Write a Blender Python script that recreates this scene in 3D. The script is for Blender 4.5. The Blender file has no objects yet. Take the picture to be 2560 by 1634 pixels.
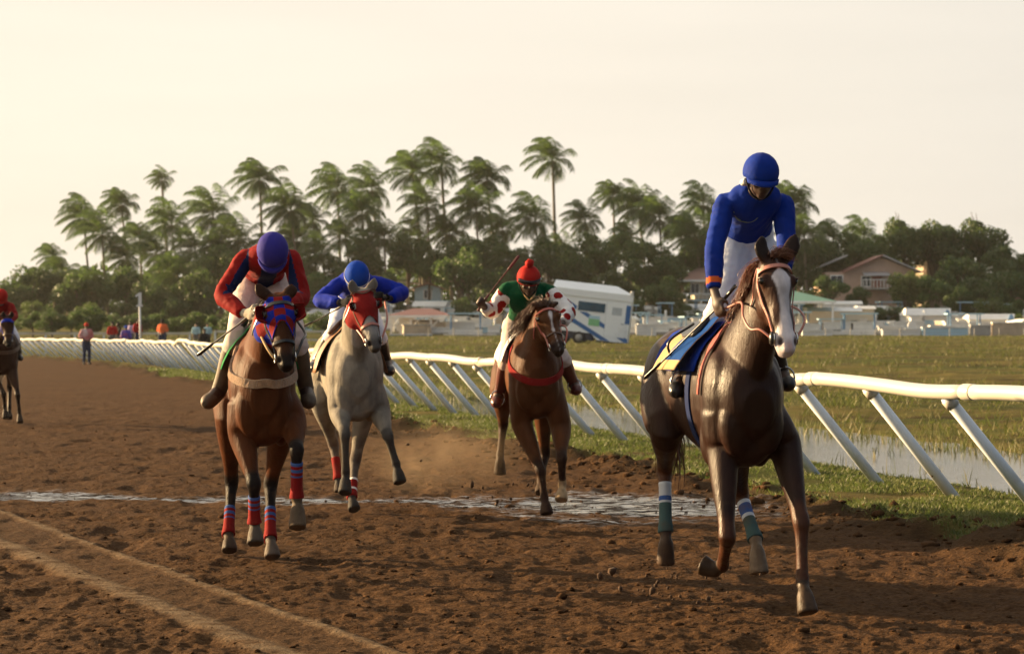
import bpy, bmesh, math, random
import numpy as np
from mathutils import Vector, Matrix, Quaternion
from mathutils.bvhtree import BVHTree

random.seed(7); RNG = np.random.default_rng(7)
SC = bpy.context.scene
COL = SC.collection
R = math.radians

# ------------------------------------------------------------------ camera
FPX, CX, CY, CAMZ = 5000.0, 1280.0, 817.0, 1.6
cam_d = bpy.data.cameras.new('camera'); cam = bpy.data.objects.new('camera', cam_d); COL.objects.link(cam)
cam.location = (0, 0, CAMZ); cam.rotation_euler = (R(90), 0, 0)
cam_d.sensor_width = 36.0; cam_d.lens = 36.0 * FPX / 2560.0
cam_d.clip_start = 0.5; cam_d.clip_end = 6000
cam_d.dof.use_dof = True; cam_d.dof.focus_distance = 12.6; cam_d.dof.aperture_fstop = 4.5
SC.camera = cam

# ------------------------------------------------------------------ sky, sun, exposure
SUN_AZ, SUN_EL = R(-64), R(13)                 # azimuth from +Y towards +X
SUN_DIR = Vector((math.sin(SUN_AZ) * math.cos(SUN_EL), math.cos(SUN_AZ) * math.cos(SUN_EL), math.sin(SUN_EL)))
W = bpy.data.worlds.new('World'); SC.world = W; W.use_nodes = True
nt = W.node_tree; nt.nodes.clear()
w_out = nt.nodes.new('ShaderNodeOutputWorld'); w_bg = nt.nodes.new('ShaderNodeBackground')
w_sky = nt.nodes.new('ShaderNodeTexSky'); w_sky.sky_type = 'NISHITA'; w_sky.sun_disc = False
w_sky.sun_elevation = SUN_EL; w_sky.sun_rotation = SUN_AZ
w_sky.air_density = 1.0; w_sky.dust_density = 5.0; w_sky.ozone_density = 1.0
# evening haze: a bright cream veil on the sun's side that goes over into blue away from it, dimmed there to cut the fill light on the horse fronts
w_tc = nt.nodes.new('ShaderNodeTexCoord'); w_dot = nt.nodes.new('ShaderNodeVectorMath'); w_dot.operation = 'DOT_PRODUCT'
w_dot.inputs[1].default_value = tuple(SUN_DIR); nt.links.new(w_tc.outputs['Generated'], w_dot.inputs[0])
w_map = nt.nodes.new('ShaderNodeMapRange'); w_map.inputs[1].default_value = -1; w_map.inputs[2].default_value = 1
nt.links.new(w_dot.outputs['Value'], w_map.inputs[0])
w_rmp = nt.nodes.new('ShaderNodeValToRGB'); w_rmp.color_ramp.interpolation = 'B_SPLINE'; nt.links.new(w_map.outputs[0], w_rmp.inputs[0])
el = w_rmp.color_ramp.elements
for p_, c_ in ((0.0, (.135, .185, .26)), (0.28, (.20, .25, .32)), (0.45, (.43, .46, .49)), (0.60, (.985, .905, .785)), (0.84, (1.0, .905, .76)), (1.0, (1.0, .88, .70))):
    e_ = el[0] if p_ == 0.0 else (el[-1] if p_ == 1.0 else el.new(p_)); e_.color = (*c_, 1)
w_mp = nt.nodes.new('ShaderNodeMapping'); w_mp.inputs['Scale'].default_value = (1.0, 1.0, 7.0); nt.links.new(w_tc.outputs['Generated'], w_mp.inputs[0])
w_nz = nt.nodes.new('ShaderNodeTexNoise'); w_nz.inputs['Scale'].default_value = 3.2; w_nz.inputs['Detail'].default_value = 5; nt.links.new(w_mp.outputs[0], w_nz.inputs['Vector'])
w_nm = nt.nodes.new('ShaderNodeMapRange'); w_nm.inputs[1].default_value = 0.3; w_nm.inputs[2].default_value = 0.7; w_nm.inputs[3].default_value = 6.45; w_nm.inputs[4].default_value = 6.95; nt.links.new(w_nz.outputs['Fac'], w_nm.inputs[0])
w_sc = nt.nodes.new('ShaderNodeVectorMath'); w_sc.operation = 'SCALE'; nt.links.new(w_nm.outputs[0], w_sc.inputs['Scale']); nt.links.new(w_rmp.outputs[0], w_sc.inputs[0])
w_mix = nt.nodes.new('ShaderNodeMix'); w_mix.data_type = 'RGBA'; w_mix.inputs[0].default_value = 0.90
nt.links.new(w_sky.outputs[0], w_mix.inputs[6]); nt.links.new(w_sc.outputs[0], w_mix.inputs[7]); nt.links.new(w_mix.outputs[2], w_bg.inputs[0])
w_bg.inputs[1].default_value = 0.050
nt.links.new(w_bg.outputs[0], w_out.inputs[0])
sl = bpy.data.lights.new('sun', 'SUN'); sl.energy = 5.0; sl.angle = R(0.6); sl.color = (1.0, 0.70, 0.37)
sun = bpy.data.objects.new('sun', sl); COL.objects.link(sun); sun.location = (-40, 30, 30)
sun.rotation_euler = (-SUN_DIR).to_track_quat('-Z', 'Y').to_euler()
SC.view_settings.view_transform = 'Standard'; SC.view_settings.look = 'None'
SC.view_settings.gamma = 1; SC.view_settings.exposure = 1.66; SC.view_settings.use_curve_mapping = False
SC.render.engine = 'CYCLES'
SC.cycles.max_bounces = 6; SC.cycles.transparent_max_bounces = 8
SC.cycles.use_denoising = True

# ------------------------------------------------------------------ helpers
def P(px, py, D):
    """world point seen at photo pixel (px,py) at depth D"""
    return np.array([(px - CX) * D / FPX, D, CAMZ - (py - CY) * D / FPX])

def hashn(xi, yi, seed):
    with np.errstate(over='ignore'):
        h = (xi.astype(np.int64) * 374761393 + yi.astype(np.int64) * 668265263 + seed * 974634777) & 0xffffffff
        h = ((h ^ (h >> 13)) * 1274126177) & 0xffffffff
        h = (h ^ (h >> 16)) & 0xffffffff
    return h / 4294967295.0

def vnoise(x, y, seed=0):
    x = np.asarray(x, float); y = np.asarray(y, float)
    xi = np.floor(x); yi = np.floor(y); fx = x - xi; fy = y - yi
    fx = fx * fx * fx * (fx * (fx * 6 - 15) + 10); fy = fy * fy * fy * (fy * (fy * 6 - 15) + 10)
    a = hashn(xi, yi, seed); b = hashn(xi + 1, yi, seed); c = hashn(xi, yi + 1, seed); d = hashn(xi + 1, yi + 1, seed)
    return (a * (1 - fx) + b * fx) * (1 - fy) + (c * (1 - fx) + d * fx) * fy

def fbm(x, y, seed=0, oct=4, gain=0.5):
    s = 0; a = 1; t = 0
    for i in range(oct):
        s = s + a * vnoise(x * 2 ** i + 17.3 * i, y * 2 ** i - 9.1 * i, seed + i); t += a; a *= gain
    return s / t

def sstep(a, b, x):
    t = np.clip((np.asarray(x, float) - a) / (b - a), 0, 1); return t * t * (3 - 2 * t)

def mesh_np(name, verts, faces, smooth=True, mats=None, midx=None):
    """verts Nx3; faces: list of lists or (M,k) array"""
    me = bpy.data.meshes.new(name)
    v = np.asarray(verts, np.float32).reshape(-1, 3)
    if isinstance(faces, np.ndarray) and faces.ndim == 2:
        k = faces.shape[1]; nf = len(faces)
        me.vertices.add(len(v)); me.vertices.foreach_set('co', v.ravel())
        me.loops.add(nf * k); me.loops.foreach_set('vertex_index', faces.astype(np.int32).ravel())
        me.polygons.add(nf); me.polygons.foreach_set('loop_start', np.arange(0, nf * k, k, dtype=np.int32))
        me.update(calc_edges=True); me.validate()
    else:
        me.from_pydata([tuple(map(float, p)) for p in v], [], [tuple(int(i) for i in f) for f in faces]); me.update()
    if smooth: me.polygons.foreach_set('use_smooth', np.ones(len(me.polygons), bool))
    for m in (mats or []): me.materials.append(m)
    if midx is not None: me.polygons.foreach_set('material_index', np.asarray(midx, np.int32))
    return me

def vattr(me, name, arr):
    a = me.attributes.new(name, 'FLOAT', 'POINT'); a.data.foreach_set('value', np.asarray(arr, np.float32))
def vcol(me, arr, name='Col'):
    a = me.attributes.new(name, 'FLOAT_COLOR', 'POINT'); c = np.ones((len(me.vertices), 4), np.float32); c[:, :3] = arr
    a.data.foreach_set('color', c.ravel())

def empty(name, loc=(0, 0, 0), label=None, cat=None, group=None, rz=0.0):
    o = bpy.data.objects.new(name, None); COL.objects.link(o); o.location = loc; o.rotation_euler = (0, 0, rz)
    o.empty_display_size = 0.2
    tag(o, label, cat, group); return o
def tag(o, label=None, cat=None, group=None, kind=None):
    if label: o['label'] = label
    if cat: o['category'] = cat
    if group: o['group'] = group
    if kind: o['kind'] = kind
    return o
def link(name, me, parent=None, loc=None, mat=None):
    if mat is not None: me.materials.append(mat)
    o = bpy.data.objects.new(name, me); COL.objects.link(o)
    if parent is not None: o.parent = parent
    if loc is not None: o.location = loc
    return o
def part(name, verts, faces, mat, root, smooth=True, midx=None):
    """a mesh given in world coordinates, parented to a root (or part) whose world offset is carried in _w"""
    off = np.array(wloc(root)) if root is not None else np.zeros(3)
    me = mesh_np(name, np.asarray(verts, float) - off, faces, smooth, mat if isinstance(mat, list) else [mat], midx)
    return link(name, me, root)
def wloc(o):
    p = Vector((0, 0, 0))
    while o is not None: p = p + o.location; o = o.parent
    return p
def copy_tree(o, parent=None):
    c = o.copy(); COL.objects.link(c); c.parent = parent
    for ch in list(o.children): copy_tree(ch, c)
    return c

class MB:
    """collects simple closed shapes"""
    def __init__(s): s.v = []; s.f = []; s.m = []
    def add(s, v, f, m=0):
        n = len(s.v); s.v += [tuple(map(float, p)) for p in v]; s.f += [tuple(int(i) + n for i in q) for q in f]; s.m += [m] * len(f); return s
    def box(s, c, size, rz=0, m=0, taper=1.0, shear=(0, 0)):
        hx, hy, hz = [q / 2 for q in size]; ca, sa = math.cos(rz), math.sin(rz); v = []
        for z, t in ((-hz, 1.0), (hz, taper)):
            for x, y in ((-hx, -hy), (hx, -hy), (hx, hy), (-hx, hy)):
                x, y = x * t, y * t
                v.append((c[0] + x * ca - y * sa + shear[0] * (z + hz), c[1] + x * sa + y * ca + shear[1] * (z + hz), c[2] + z))
        return s.add(v, [(3, 2, 1, 0), (4, 5, 6, 7), (0, 1, 5, 4), (1, 2, 6, 5), (2, 3, 7, 6), (3, 0, 4, 7)], m)
    def bar(s, a, b, r, n=8, m=0, r2=None):
        v, f = tube([a, b], [(r, r), (r2 or r, r2 or r)], n, sub=1); return s.add(v, f, m)
    def prism(s, poly, d, m=0):
        """poly: list of 3D points (planar), extruded by vector d"""
        n = len(poly); v = [tuple(p) for p in poly] + [tuple(np.add(p, d)) for p in poly]
        f = [tuple(range(n))[::-1], tuple(range(n, 2 * n))] + [(i, (i + 1) % n, (i + 1) % n + n, i + n) for i in range(n)]
        return s.add(v, f, m)
    def build(s, name, mat, parent=None, smooth=False):
        return part(name, s.v, s.f, mat, parent, smooth, s.m if isinstance(mat, list) else None)

def catmull(pts, sub):
    pts = np.asarray(pts, float)
    if sub <= 1 or len(pts) < 2: return pts
    ext = np.vstack([2 * pts[0] - pts[1], pts, 2 * pts[-1] - pts[-2]]); out = []
    for i in range(1, len(ext) - 2):
        p0, p1, p2, p3 = ext[i - 1:i + 3]
        for j in range(sub):
            t = j / sub
            out.append(0.5 * ((2 * p1) + (-p0 + p2) * t + (2 * p0 - 5 * p1 + 4 * p2 - p3) * t * t + (-p0 + 3 * p1 - 3 * p2 + p3) * t ** 3))
    out.append(ext[-2]); return np.array(out)

def nrm(v): v = np.asarray(v, float); return v / (np.linalg.norm(v) + 1e-12)

def tube(path, radii, n=14, sub=3, side=(1, 0, 0), caps=True, egg=None):
    """loft of elliptical rings; radii = (along side, along the other normal)"""
    path = np.asarray(path, float); rr = np.asarray([(r, r) if np.isscalar(r) else r for r in radii], float)
    full = catmull(np.hstack([path, rr]), sub); pts = full[:, :3]; rr = np.maximum(full[:, 3:], 1e-4)
    m = len(pts); T = np.gradient(pts, axis=0); V = []
    side = np.asarray(side, float)
    for i in range(m):
        t = nrm(T[i]); a = side - t * np.dot(side, t)
        if np.linalg.norm(a) < 1e-3: a = np.cross(t, (0, 0, 1)) if abs(t[2]) < .9 else np.cross(t, (0, 1, 0))
        a = nrm(a); b = np.cross(t, a)
        th = np.arange(n) * 2 * math.pi / n
        V.append(pts[i] + np.outer(np.cos(th), a) * rr[i, 0] + np.outer(np.sin(th), b) * rr[i, 1])
    V = np.vstack(V); F = []
    for i in range(m - 1):
        for j in range(n):
            k = (j + 1) % n; F.append((i * n + j, i * n + k, (i + 1) * n + k, (i + 1) * n + j))
    if caps:
        F.append(tuple(range(n))[::-1]); F.append(tuple((m - 1) * n + j for j in range(n)))
    return V, F

def ellipsoid(c, ax, n=12, m=8, rot=None):
    c = np.asarray(c, float); V = []; F = []
    A = np.diag(ax).astype(float)
    if rot is not None: A = np.asarray(rot) @ A
    V.append(c + A @ np.array([0, 0, -1.0]))
    for i in range(1, m):
        ph = -math.pi / 2 + math.pi * i / m
        for j in range(n):
            th = 2 * math.pi * j / n
            V.append(c + A @ np.array([math.cos(ph) * math.cos(th), math.cos(ph) * math.sin(th), math.sin(ph)]))
    V.append(c + A @ np.array([0, 0, 1.0]))
    for j in range(n): F.append((0, 1 + (j + 1) % n, 1 + j))
    for i in range(m - 2):
        for j in range(n):
            a = 1 + i * n; k = (j + 1) % n; F.append((a + j, a + k, a + n + k, a + n + j))
    a = 1 + (m - 2) * n
    for j in range(n): F.append((a + j, a + (j + 1) % n, len(V) - 1))
    return np.array(V), F

def join(shapes):
    V = []; F = []; n = 0
    for v, f in shapes:
        V.append(np.asarray(v, float)); F += [tuple(i + n for i in q) for q in f]; n += len(v)
    return np.vstack(V), F

TMP = bpy.data.scenes.new('workbench')            # scratch scene for skinning, removed at the end
def remesh(shapes, voxel, iters=5, factor=0.5):
    """union of closed shapes into one continuous skin -> (verts Nx3, faces Mx4)"""
    v, f = join(shapes)
    me = mesh_np('tmp', v, f); bm = bmesh.new(); bm.from_mesh(me)
    bmesh.ops.recalc_face_normals(bm, faces=bm.faces); bm.to_mesh(me); bm.free()
    o = bpy.data.objects.new('tmp', me); TMP.collection.objects.link(o)
    md = o.modifiers.new('r', 'REMESH'); md.mode = 'VOXEL'; md.voxel_size = voxel; md.adaptivity = 0
    if iters:
        s = o.modifiers.new('s', 'SMOOTH'); s.iterations = iters; s.factor = factor
    TMP.view_layers[0].update(); dg = TMP.view_layers[0].depsgraph; ev = o.evaluated_get(dg); m2 = ev.to_mesh()
    V = np.empty(len(m2.vertices) * 3, np.float32); m2.vertices.foreach_get('co', V); V = V.reshape(-1, 3).astype(float)
    nl = len(m2.loops); L = np.empty(nl, np.int32); m2.loops.foreach_get('vertex_index', L)
    tot = np.empty(len(m2.polygons), np.int32); m2.polygons.foreach_get('loop_total', tot)
    if (tot == 4).all(): F = L.reshape(-1, 4)
    else:
        F = []; k = 0
        for t in tot: F.append(tuple(L[k:k + t])); k += t
    ev.to_mesh_clear(); bpy.data.objects.remove(o); bpy.data.meshes.remove(me)
    return V, F

# ------------------------------------------------------------------ materials
def new_mat(name):
    m = bpy.data.materials.new(name); m.use_nodes = True; t = m.node_tree; t.nodes.clear()
    out = t.nodes.new('ShaderNodeOutputMaterial'); b = t.nodes.new('ShaderNodeBsdfPrincipled'); t.links.new(b.outputs[0], out.inputs[0])
    return m, t, b, out
def N(t, kind, **kw):
    n = t.nodes.new(kind)
    for k, v in kw.items():
        if k.startswith('i'): n.inputs[int(k[1:])].default_value = v
        else: setattr(n, k, v)
    return n
def coords(t, scale=(1, 1, 1), kind='Object'):
    tc = t.nodes.new('ShaderNodeTexCoord'); mp = t.nodes.new('ShaderNodeMapping'); mp.inputs['Scale'].default_value = scale
    t.links.new(tc.outputs[kind], mp.inputs[0]); return mp.outputs[0]
def mixc(t, fac, a, b, mode='MIX'):
    n = t.nodes.new('ShaderNodeMix'); n.data_type = 'RGBA'; n.blend_type = mode
    for s, v in ((0, fac), (6, a), (7, b)):
        if hasattr(v, 'links') or isinstance(v, bpy.types.NodeSocket): t.links.new(v, n.inputs[s])
        elif s == 0: n.inputs[0].default_value = v
        else: n.inputs[s].default_value = (*v[:3], 1)
    return n.outputs[2]
def ramp(t, src, stops):
    r = t.nodes.new('ShaderNodeValToRGB'); e = r.color_ramp.elements
    while len(e) < len(stops): e.new(0.5)
    for q, (p, c) in zip(e, stops): q.position = p; q.color = (*(c if hasattr(c, '__len__') else (c, c, c))[:3], 1)
    t.links.new(src, r.inputs[0]); return r.outputs[0]
def noise_tex(t, vec, scale, detail=4, rough=0.55):
    n = t.nodes.new('ShaderNodeTexNoise'); n.inputs['Scale'].default_value = scale; n.inputs['Detail'].default_value = detail; n.inputs['Roughness'].default_value = rough
    t.links.new(vec, n.inputs['Vector']); return n.outputs['Fac']
def bump(t, b, h, strength=0.3, dist=0.01):
    n = t.nodes.new('ShaderNodeBump'); n.inputs['Strength'].default_value = strength; n.inputs['Distance'].default_value = dist
    t.links.new(h, n.inputs['Height']); t.links.new(n.outputs[0], b.inputs['Normal'])
def simple(name, col, rough=0.6, var=0.15, scale=6.0, bstr=0.0, bdist=0.01, spec=0.5, metal=0.0, bscale=None, coat=0.0, sheen=0.0, dirt=None, vcoord='Object'):
    """plain paint / cloth / concrete with colour variation and slight relief"""
    m, t, b, o = new_mat(name); v = coords(t, kind=vcoord)
    n = noise_tex(t, v, scale, 5)
    c = np.array(col)
    base = ramp(t, n, [(0.25, tuple(np.clip(c * (1 - var), 0, 1))), (0.75, tuple(np.clip(c * (1 + var), 0, 1)))])
    if dirt:
        n2 = noise_tex(t, v, scale * 0.37, 6, 0.65)
        base = mixc(t, ramp(t, n2, [(dirt[1], 0.0), (dirt[1] + 0.22, 1.0)]), base, dirt[0])
    t.links.new(base, b.inputs['Base Color'])
    b.inputs['Roughness'].default_value = rough; b.inputs['Specular IOR Level'].default_value = spec; b.inputs['Metallic'].default_value = metal
    if coat: b.inputs['Coat Weight'].default_value = coat
    if sheen: b.inputs['Sheen Weight'].default_value = sheen; b.inputs['Sheen Roughness'].default_value = 0.4
    if bstr: bump(t, b, noise_tex(t, v, bscale or scale * 4, 4), bstr, bdist)
    return m
def leaf_mat(name, c1, c2, trans=0.35, rough=0.55):
    m, t, b, o = new_mat(name); v = coords(t)
    oi = t.nodes.new('ShaderNodeObjectInfo')
    n = noise_tex(t, v, 0.6, 3); n2 = noise_tex(t, v, 3.1, 2)
    col = ramp(t, n, [(0.3, c1), (0.72, c2)])
    col = mixc(t, 0.5, col, ramp(t, n2, [(0.3, tuple(0.6 * q for q in c1)), (0.7, tuple(1.25 * q for q in c2))]))
    rv = t.nodes.new('ShaderNodeMapRange'); rv.inputs[3].default_value = 0.75; rv.inputs[4].default_value = 1.25
    t.links.new(oi.outputs['Random'], rv.inputs[0])
    mul = t.nodes.new('ShaderNodeVectorMath'); mul.operation = 'SCALE'; t.links.new(col, mul.inputs[0]); t.links.new(rv.outputs[0], mul.inputs['Scale'])
    t.links.new(mul.outputs[0], b.inputs['Base Color']); b.inputs['Roughness'].default_value = rough; b.inputs['Specular IOR Level'].default_value = 0.35
    tr = t.nodes.new('ShaderNodeBsdfTranslucent'); t.links.new(mixc(t, 0.5, mul.outputs[0], (0.13, 0.22, 0.04)), tr.inputs[0])
    mx = t.nodes.new('ShaderNodeMixShader'); mx.inputs[0].default_value = trans
    t.links.new(b.outputs[0], mx.inputs[1]); t.links.new(tr.outputs[0], mx.inputs[2]); t.links.new(mx.outputs[0], o.inputs[0])
    return m
# ------------------------------------------------------------------ terrain
B0 = np.array([4.277, 18.96]); RD = np.array([-0.284, 0.9588]); QN = np.array([0.9588, 0.284])
def q_of(x, y): return (x - B0[0]) * QN[0] + (y - B0[1]) * QN[1]
def p_of(x, y): return (x - B0[0]) * RD[0] + (y - B0[1]) * RD[1]
def bend(p):                                    # the track swings left far away
    p = np.asarray(p, float); e = np.maximum(p - 62, 0); return -0.0023 * e * e
def rail_xy(p, q=0.0):
    qq = q + bend(p); return B0[0] + RD[0] * p + QN[0] * qq, B0[1] + RD[1] * p + QN[1] * qq
def ql(x, y): return q_of(x, y) - bend(p_of(x, y))

# two pale tyre tracks crossing the near left corner (ground points taken off the photo)
def gp(px, py): d = FPX * CAMZ / (py - CY); return np.array([(px - CX) * d / FPX, d])
TY = [(gp(0, 1270), gp(1040, 1634), 0.034), (gp(0, 1345), gp(740, 1634), 0.07)]
def line_d(x, y, a, b):
    d = (b - a) / np.linalg.norm(b - a); return (x - a[0]) * (-d[1]) + (y - a[1]) * d[0]

def terrain(x, y):
    """height and masks"""
    q = ql(x, y); p = p_of(x, y)
    edge = -1.55 + 0.55 * (fbm(x * 0.55, y * 0.55, 31, 4) - 0.5) * 2 + 0.25 * np.sin(p * 0.35)
    g = sstep(-0.14, 0.16, q - edge)                                        # 0 dirt .. 1 grass
    # large form
    far = 0.67 * sstep(42, 112, y) * sstep(4, 14, q) + 0.14 * sstep(112, 175, y) * sstep(4, 14, q) + 2.2 * sstep(180, 224, y) * sstep(4, 14, q)
    chan = np.exp(-((q - 2.55 - 0.35 * np.sin(p * 0.21) - 0.2 * np.sin(p * 0.6)) / 1.5) ** 4) * (1 - 0.6 * sstep(24, 44, p))
    z = far - 0.26 * chan - 0.05 * sstep(0.3, 1.1, q) * (1 - sstep(3.8, 5.0, q)) * (1 - sstep(20, 36, p))
    z = z + g * 0.05 * (1 - 0.6 * sstep(0, 1, q) * (1 - sstep(3, 5, q))) * (fbm(x * 1.3, y * 1.3, 12, 4) - 0.5) * 2
    z = z + 0.16 * sstep(3.6, 6, q) * (fbm(x * 0.35, y * 0.35, 41, 4) - 0.5) * (1 - sstep(60, 120, y))
    # churned dirt
    dirt = 1 - g
    clod = sstep(-0.85, -0.1, q - edge) * (1 - sstep(0.0, 0.35, q - edge))  # torn-up lip of the verge
    lump = fbm(x * 2.6, y * 2.6, 3, 4)
    z = z + clod * 0.20 * np.maximum(fbm(x * 1.9, y * 1.9, 77, 4) - 0.42, 0) * 2
    rid = 1 - np.abs(2 * fbm(x * 5.2, y * 6.0, 8, 3) - 1)
    fine = fbm(x * 15, y * 15, 21, 3)
    print_ = np.maximum(vnoise(x * 3.1, y * 3.1, 55) - 0.62, 0) * 2.2        # hoof prints
    ty = np.zeros_like(x); tyc = np.zeros_like(x)
    for a, b, w in TY:
        d = line_d(x, y, a, b) + 0.09 * (fbm(x * 1.3, y * 1.3, 91, 4) - 0.5)
        ty = np.maximum(ty, np.exp(-(d / (w * 1.3)) ** 4))
    d0 = line_d(x, y, TY[0][0], TY[0][1])
    d1 = line_d(x, y, TY[1][0], TY[1][1])
    tyc = sstep(-0.02, 0.05, -d0) * sstep(-0.02, 0.1, d1) 
    if np.mean(tyc[(np.abs(d0) < 3)] if tyc.size > 100 else tyc) < 1e-6: tyc = sstep(-0.02, 0.05, d0) * sstep(-0.02, 0.1, -d1)
    rough_ = (1 - 0.8 * ty) * (1 - 0.45 * tyc)
    # wet strip
    wc = 19.3 + 0.35 * np.sin(x * 0.8) - 0.30 * np.maximum(x + 1.2, 0) - 0.55 * sstep(-1.6, 0.5, x)
    ww = 0.22 + 0.62 * sstep(-1.5, 0.4, x) + 0.12 * np.sin(x * 2.3)
    wet = np.exp(-((y - wc) / ww) ** 2) * dirt * (1 - sstep(1.6, 2.6, x)) 
    wetn = np.clip(wet * 1.7 * sstep(0.32, 0.58, fbm(x * 1.3, y * 1.9, 66, 4)) + 0.3 * wet, 0, 1)
    rough_ = rough_ * (1 - 0.75 * wetn)
    fade = 1 - 0.7 * sstep(22, 60, y)
    z = z + dirt * fade * rough_ * (0.032 * (lump - 0.5) + 0.020 * (rid - 0.6) + 0.030 * (fine - 0.5) - 0.05 * print_)
    z = z - dirt * 0.035 - 0.02 * wetn + 0.012 * ty * dirt
    return z, g, wetn, ty * dirt, tyc * dirt, clod

def build_terrain():
    rows = [8.6]
    while rows[-1] < 330: rows.append(rows[-1] + 0.024 * (rows[-1] / 10) ** 1.62)
    rows = np.array(rows)
    cols = np.concatenate([np.linspace(-0.62, -0.285, 26), np.linspace(-0.28, 0.28, 430), np.linspace(0.285, 0.62, 26)])
    D, A = np.meshgrid(rows, cols, indexing='ij'); X = A * D; Y = D
    z, g, wet, ty, tyc, clod = terrain(X, Y)
    nr, nc = D.shape
    idx = np.arange(nr * nc).reshape(nr, nc)
    F = np.stack([idx[:-1, :-1], idx[:-1, 1:], idx[1:, 1:], idx[1:, :-1]], -1).reshape(-1, 4)
    V = np.stack([X, Y, z], -1).reshape(-1, 3)
    q = ql(V[:, 0], V[:, 1]); qf = q[F].mean(1)
    M = terrain_mat()
    for name, sel, lab in (('dirt_track', qf < -1.05, 0), ('grass_verge', (qf >= -1.05) & (qf < 1.2), 1), ('field', qf >= 1.2, 2)):
        f = F[sel]; used, inv = np.unique(f, return_inverse=True)
        me = mesh_np(name, V[used], inv.reshape(-1, 4), True, [M])
        for an, arr in (('grass', g), ('wet', wet), ('tyre', ty), ('lane', tyc), ('clod', clod)): vattr(me, an, arr.ravel()[used])
        tag(link(name, me), kind='structure')
    print('terrain', V.shape)

def terrain_mat():
    m, t, b, o = new_mat('terrain'); v = coords(t, (0.62, 1, 1))
    def at(n): a = t.nodes.new('ShaderNodeAttribute'); a.attribute_name = n; return a.outputs['Fac']
    n1 = noise_tex(t, v, 0.9, 6, 0.6); n2 = noise_tex(t, v, 9.0, 5, 0.65); n3 = noise_tex(t, v, 46.0, 4, 0.6)
    dirt = ramp(t, n2, [(0.28, (0.028, 0.0125, 0.005)), (0.5, (0.080, 0.036, 0.0135)), (0.74, (0.150, 0.074, 0.030))])
    dirt = mixc(t, 0.45, dirt, ramp(t, n1, [(0.3, (0.046, 0.019, 0.007)), (0.7, (0.135, 0.062, 0.022))]))
    dirt = mixc(t, 0.5, dirt, ramp(t, n3, [(0.35, (0.02, 0.010, 0.005)), (0.65, (0.140, 0.074, 0.034))]))
    dirt = mixc(t, at('lane'), dirt, mixc(t, 0.16, dirt, (0.11, 0.070, 0.040)))
    tn = t.nodes.new('ShaderNodeMath'); tn.operation = 'MULTIPLY'; t.links.new(at('tyre'), tn.inputs[0]); t.links.new(ramp(t, n2, [(0.36, 0.10), (0.58, 1.0)]), tn.inputs[1])
    dirt = mixc(t, tn.outputs[0], dirt, (0.185, 0.122, 0.070))
    wetc = mixc(t, ramp(t, at('wet'), [(0.15, 0.0), (0.6, 1.0)]), dirt, (0.018, 0.011, 0.008))
    dirt2 = mixc(t, at('clod'), wetc, mixc(t, 0.6, wetc, (0.04, 0.026, 0.013)))
    gr = ramp(t, n1, [(0.3, (0.040, 0.048, 0.013)), (0.55, (0.080, 0.080, 0.024)), (0.75, (0.15, 0.115, 0.045))])
    gr = mixc(t, 0.5, gr, ramp(t, n2, [(0.3, (0.03, 0.042, 0.012)), (0.7, (0.15, 0.15, 0.05))]))
    # long dry and green swathes across the field
    v2 = coords(t, (0.035, 0.16, 1)); n4 = noise_tex(t, v2, 1.6, 5, 0.6)
    fieldc = ramp(t, n4, [(0.36, (0.036, 0.050, 0.011)), (0.47, (0.072, 0.078, 0.020)), (0.56, (0.150, 0.105, 0.036)), (0.68, (0.075, 0.092, 0.022))])
    gr = mixc(t, 0.55, gr, fieldc)
    gr = mixc(t, ramp(t, noise_tex(t, coords(t, (0.22, 0.8, 1)), 1.0, 6, 0.65), [(0.50, 0.0), (0.62, 0.8)]), gr, (0.045, 0.034, 0.016))
    dirt2 = mixc(t, 1.0, dirt2, (0.84, 0.90, 0.97), 'MULTIPLY'); col = mixc(t, at('grass'), dirt2, gr); t.links.new(col, b.inputs['Base Color'])
    # standing water glints only in the hollows of the wet strip
    wn = t.nodes.new('ShaderNodeMath'); wn.operation = 'MULTIPLY'; t.links.new(at('wet'), wn.inputs[0])
    wv = coords(t, (0.6, 1.9, 1)); t.links.new(ramp(t, noise_tex(t, wv, 9.0, 5, 0.65), [(0.48, 0.0), (0.57, 1.0)]), wn.inputs[1])
    rr = ramp(t, wn.outputs[0], [(0.0, 0.92), (0.10, 0.5), (0.26, 0.16), (1.0, 0.12)]); t.links.new(rr, b.inputs['Roughness'])
    t.links.new(ramp(t, wn.outputs[0], [(0.0, 0.04), (0.12, 0.2), (0.3, 0.55)]), b.inputs['Specular IOR Level'])
    bh = t.nodes.new('ShaderNodeMath'); bh.operation = 'ADD'; t.links.new(n2, bh.inputs[0]); t.links.new(n3, bh.inputs[1])
    bp = t.nodes.new('ShaderNodeBump'); bp.inputs['Distance'].default_value = 0.034
    bs = ramp(t, wn.outputs[0], [(0.0, 0.9), (0.22, 0.02)]); t.links.new(bs, bp.inputs['Strength'])
    t.links.new(bh.outputs[0], bp.inputs['Height']); t.links.new(bp.outputs[0], b.inputs['Normal'])
    return m

build_terrain()
# wide sheet under and beyond everything, out to the horizon
gm = simple('far_grass', (0.06, 0.075, 0.022), 0.95, 0.4, 0.05)
gv = np.array([(-600, -40, -0.75), (600, -40, -0.75), (600, 620, -0.75), (-600, 620, -0.75)])
tag(link('ground', mesh_np('ground', gv, np.array([[0, 1, 2, 3]]), False, [gm])), kind='structure')
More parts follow.
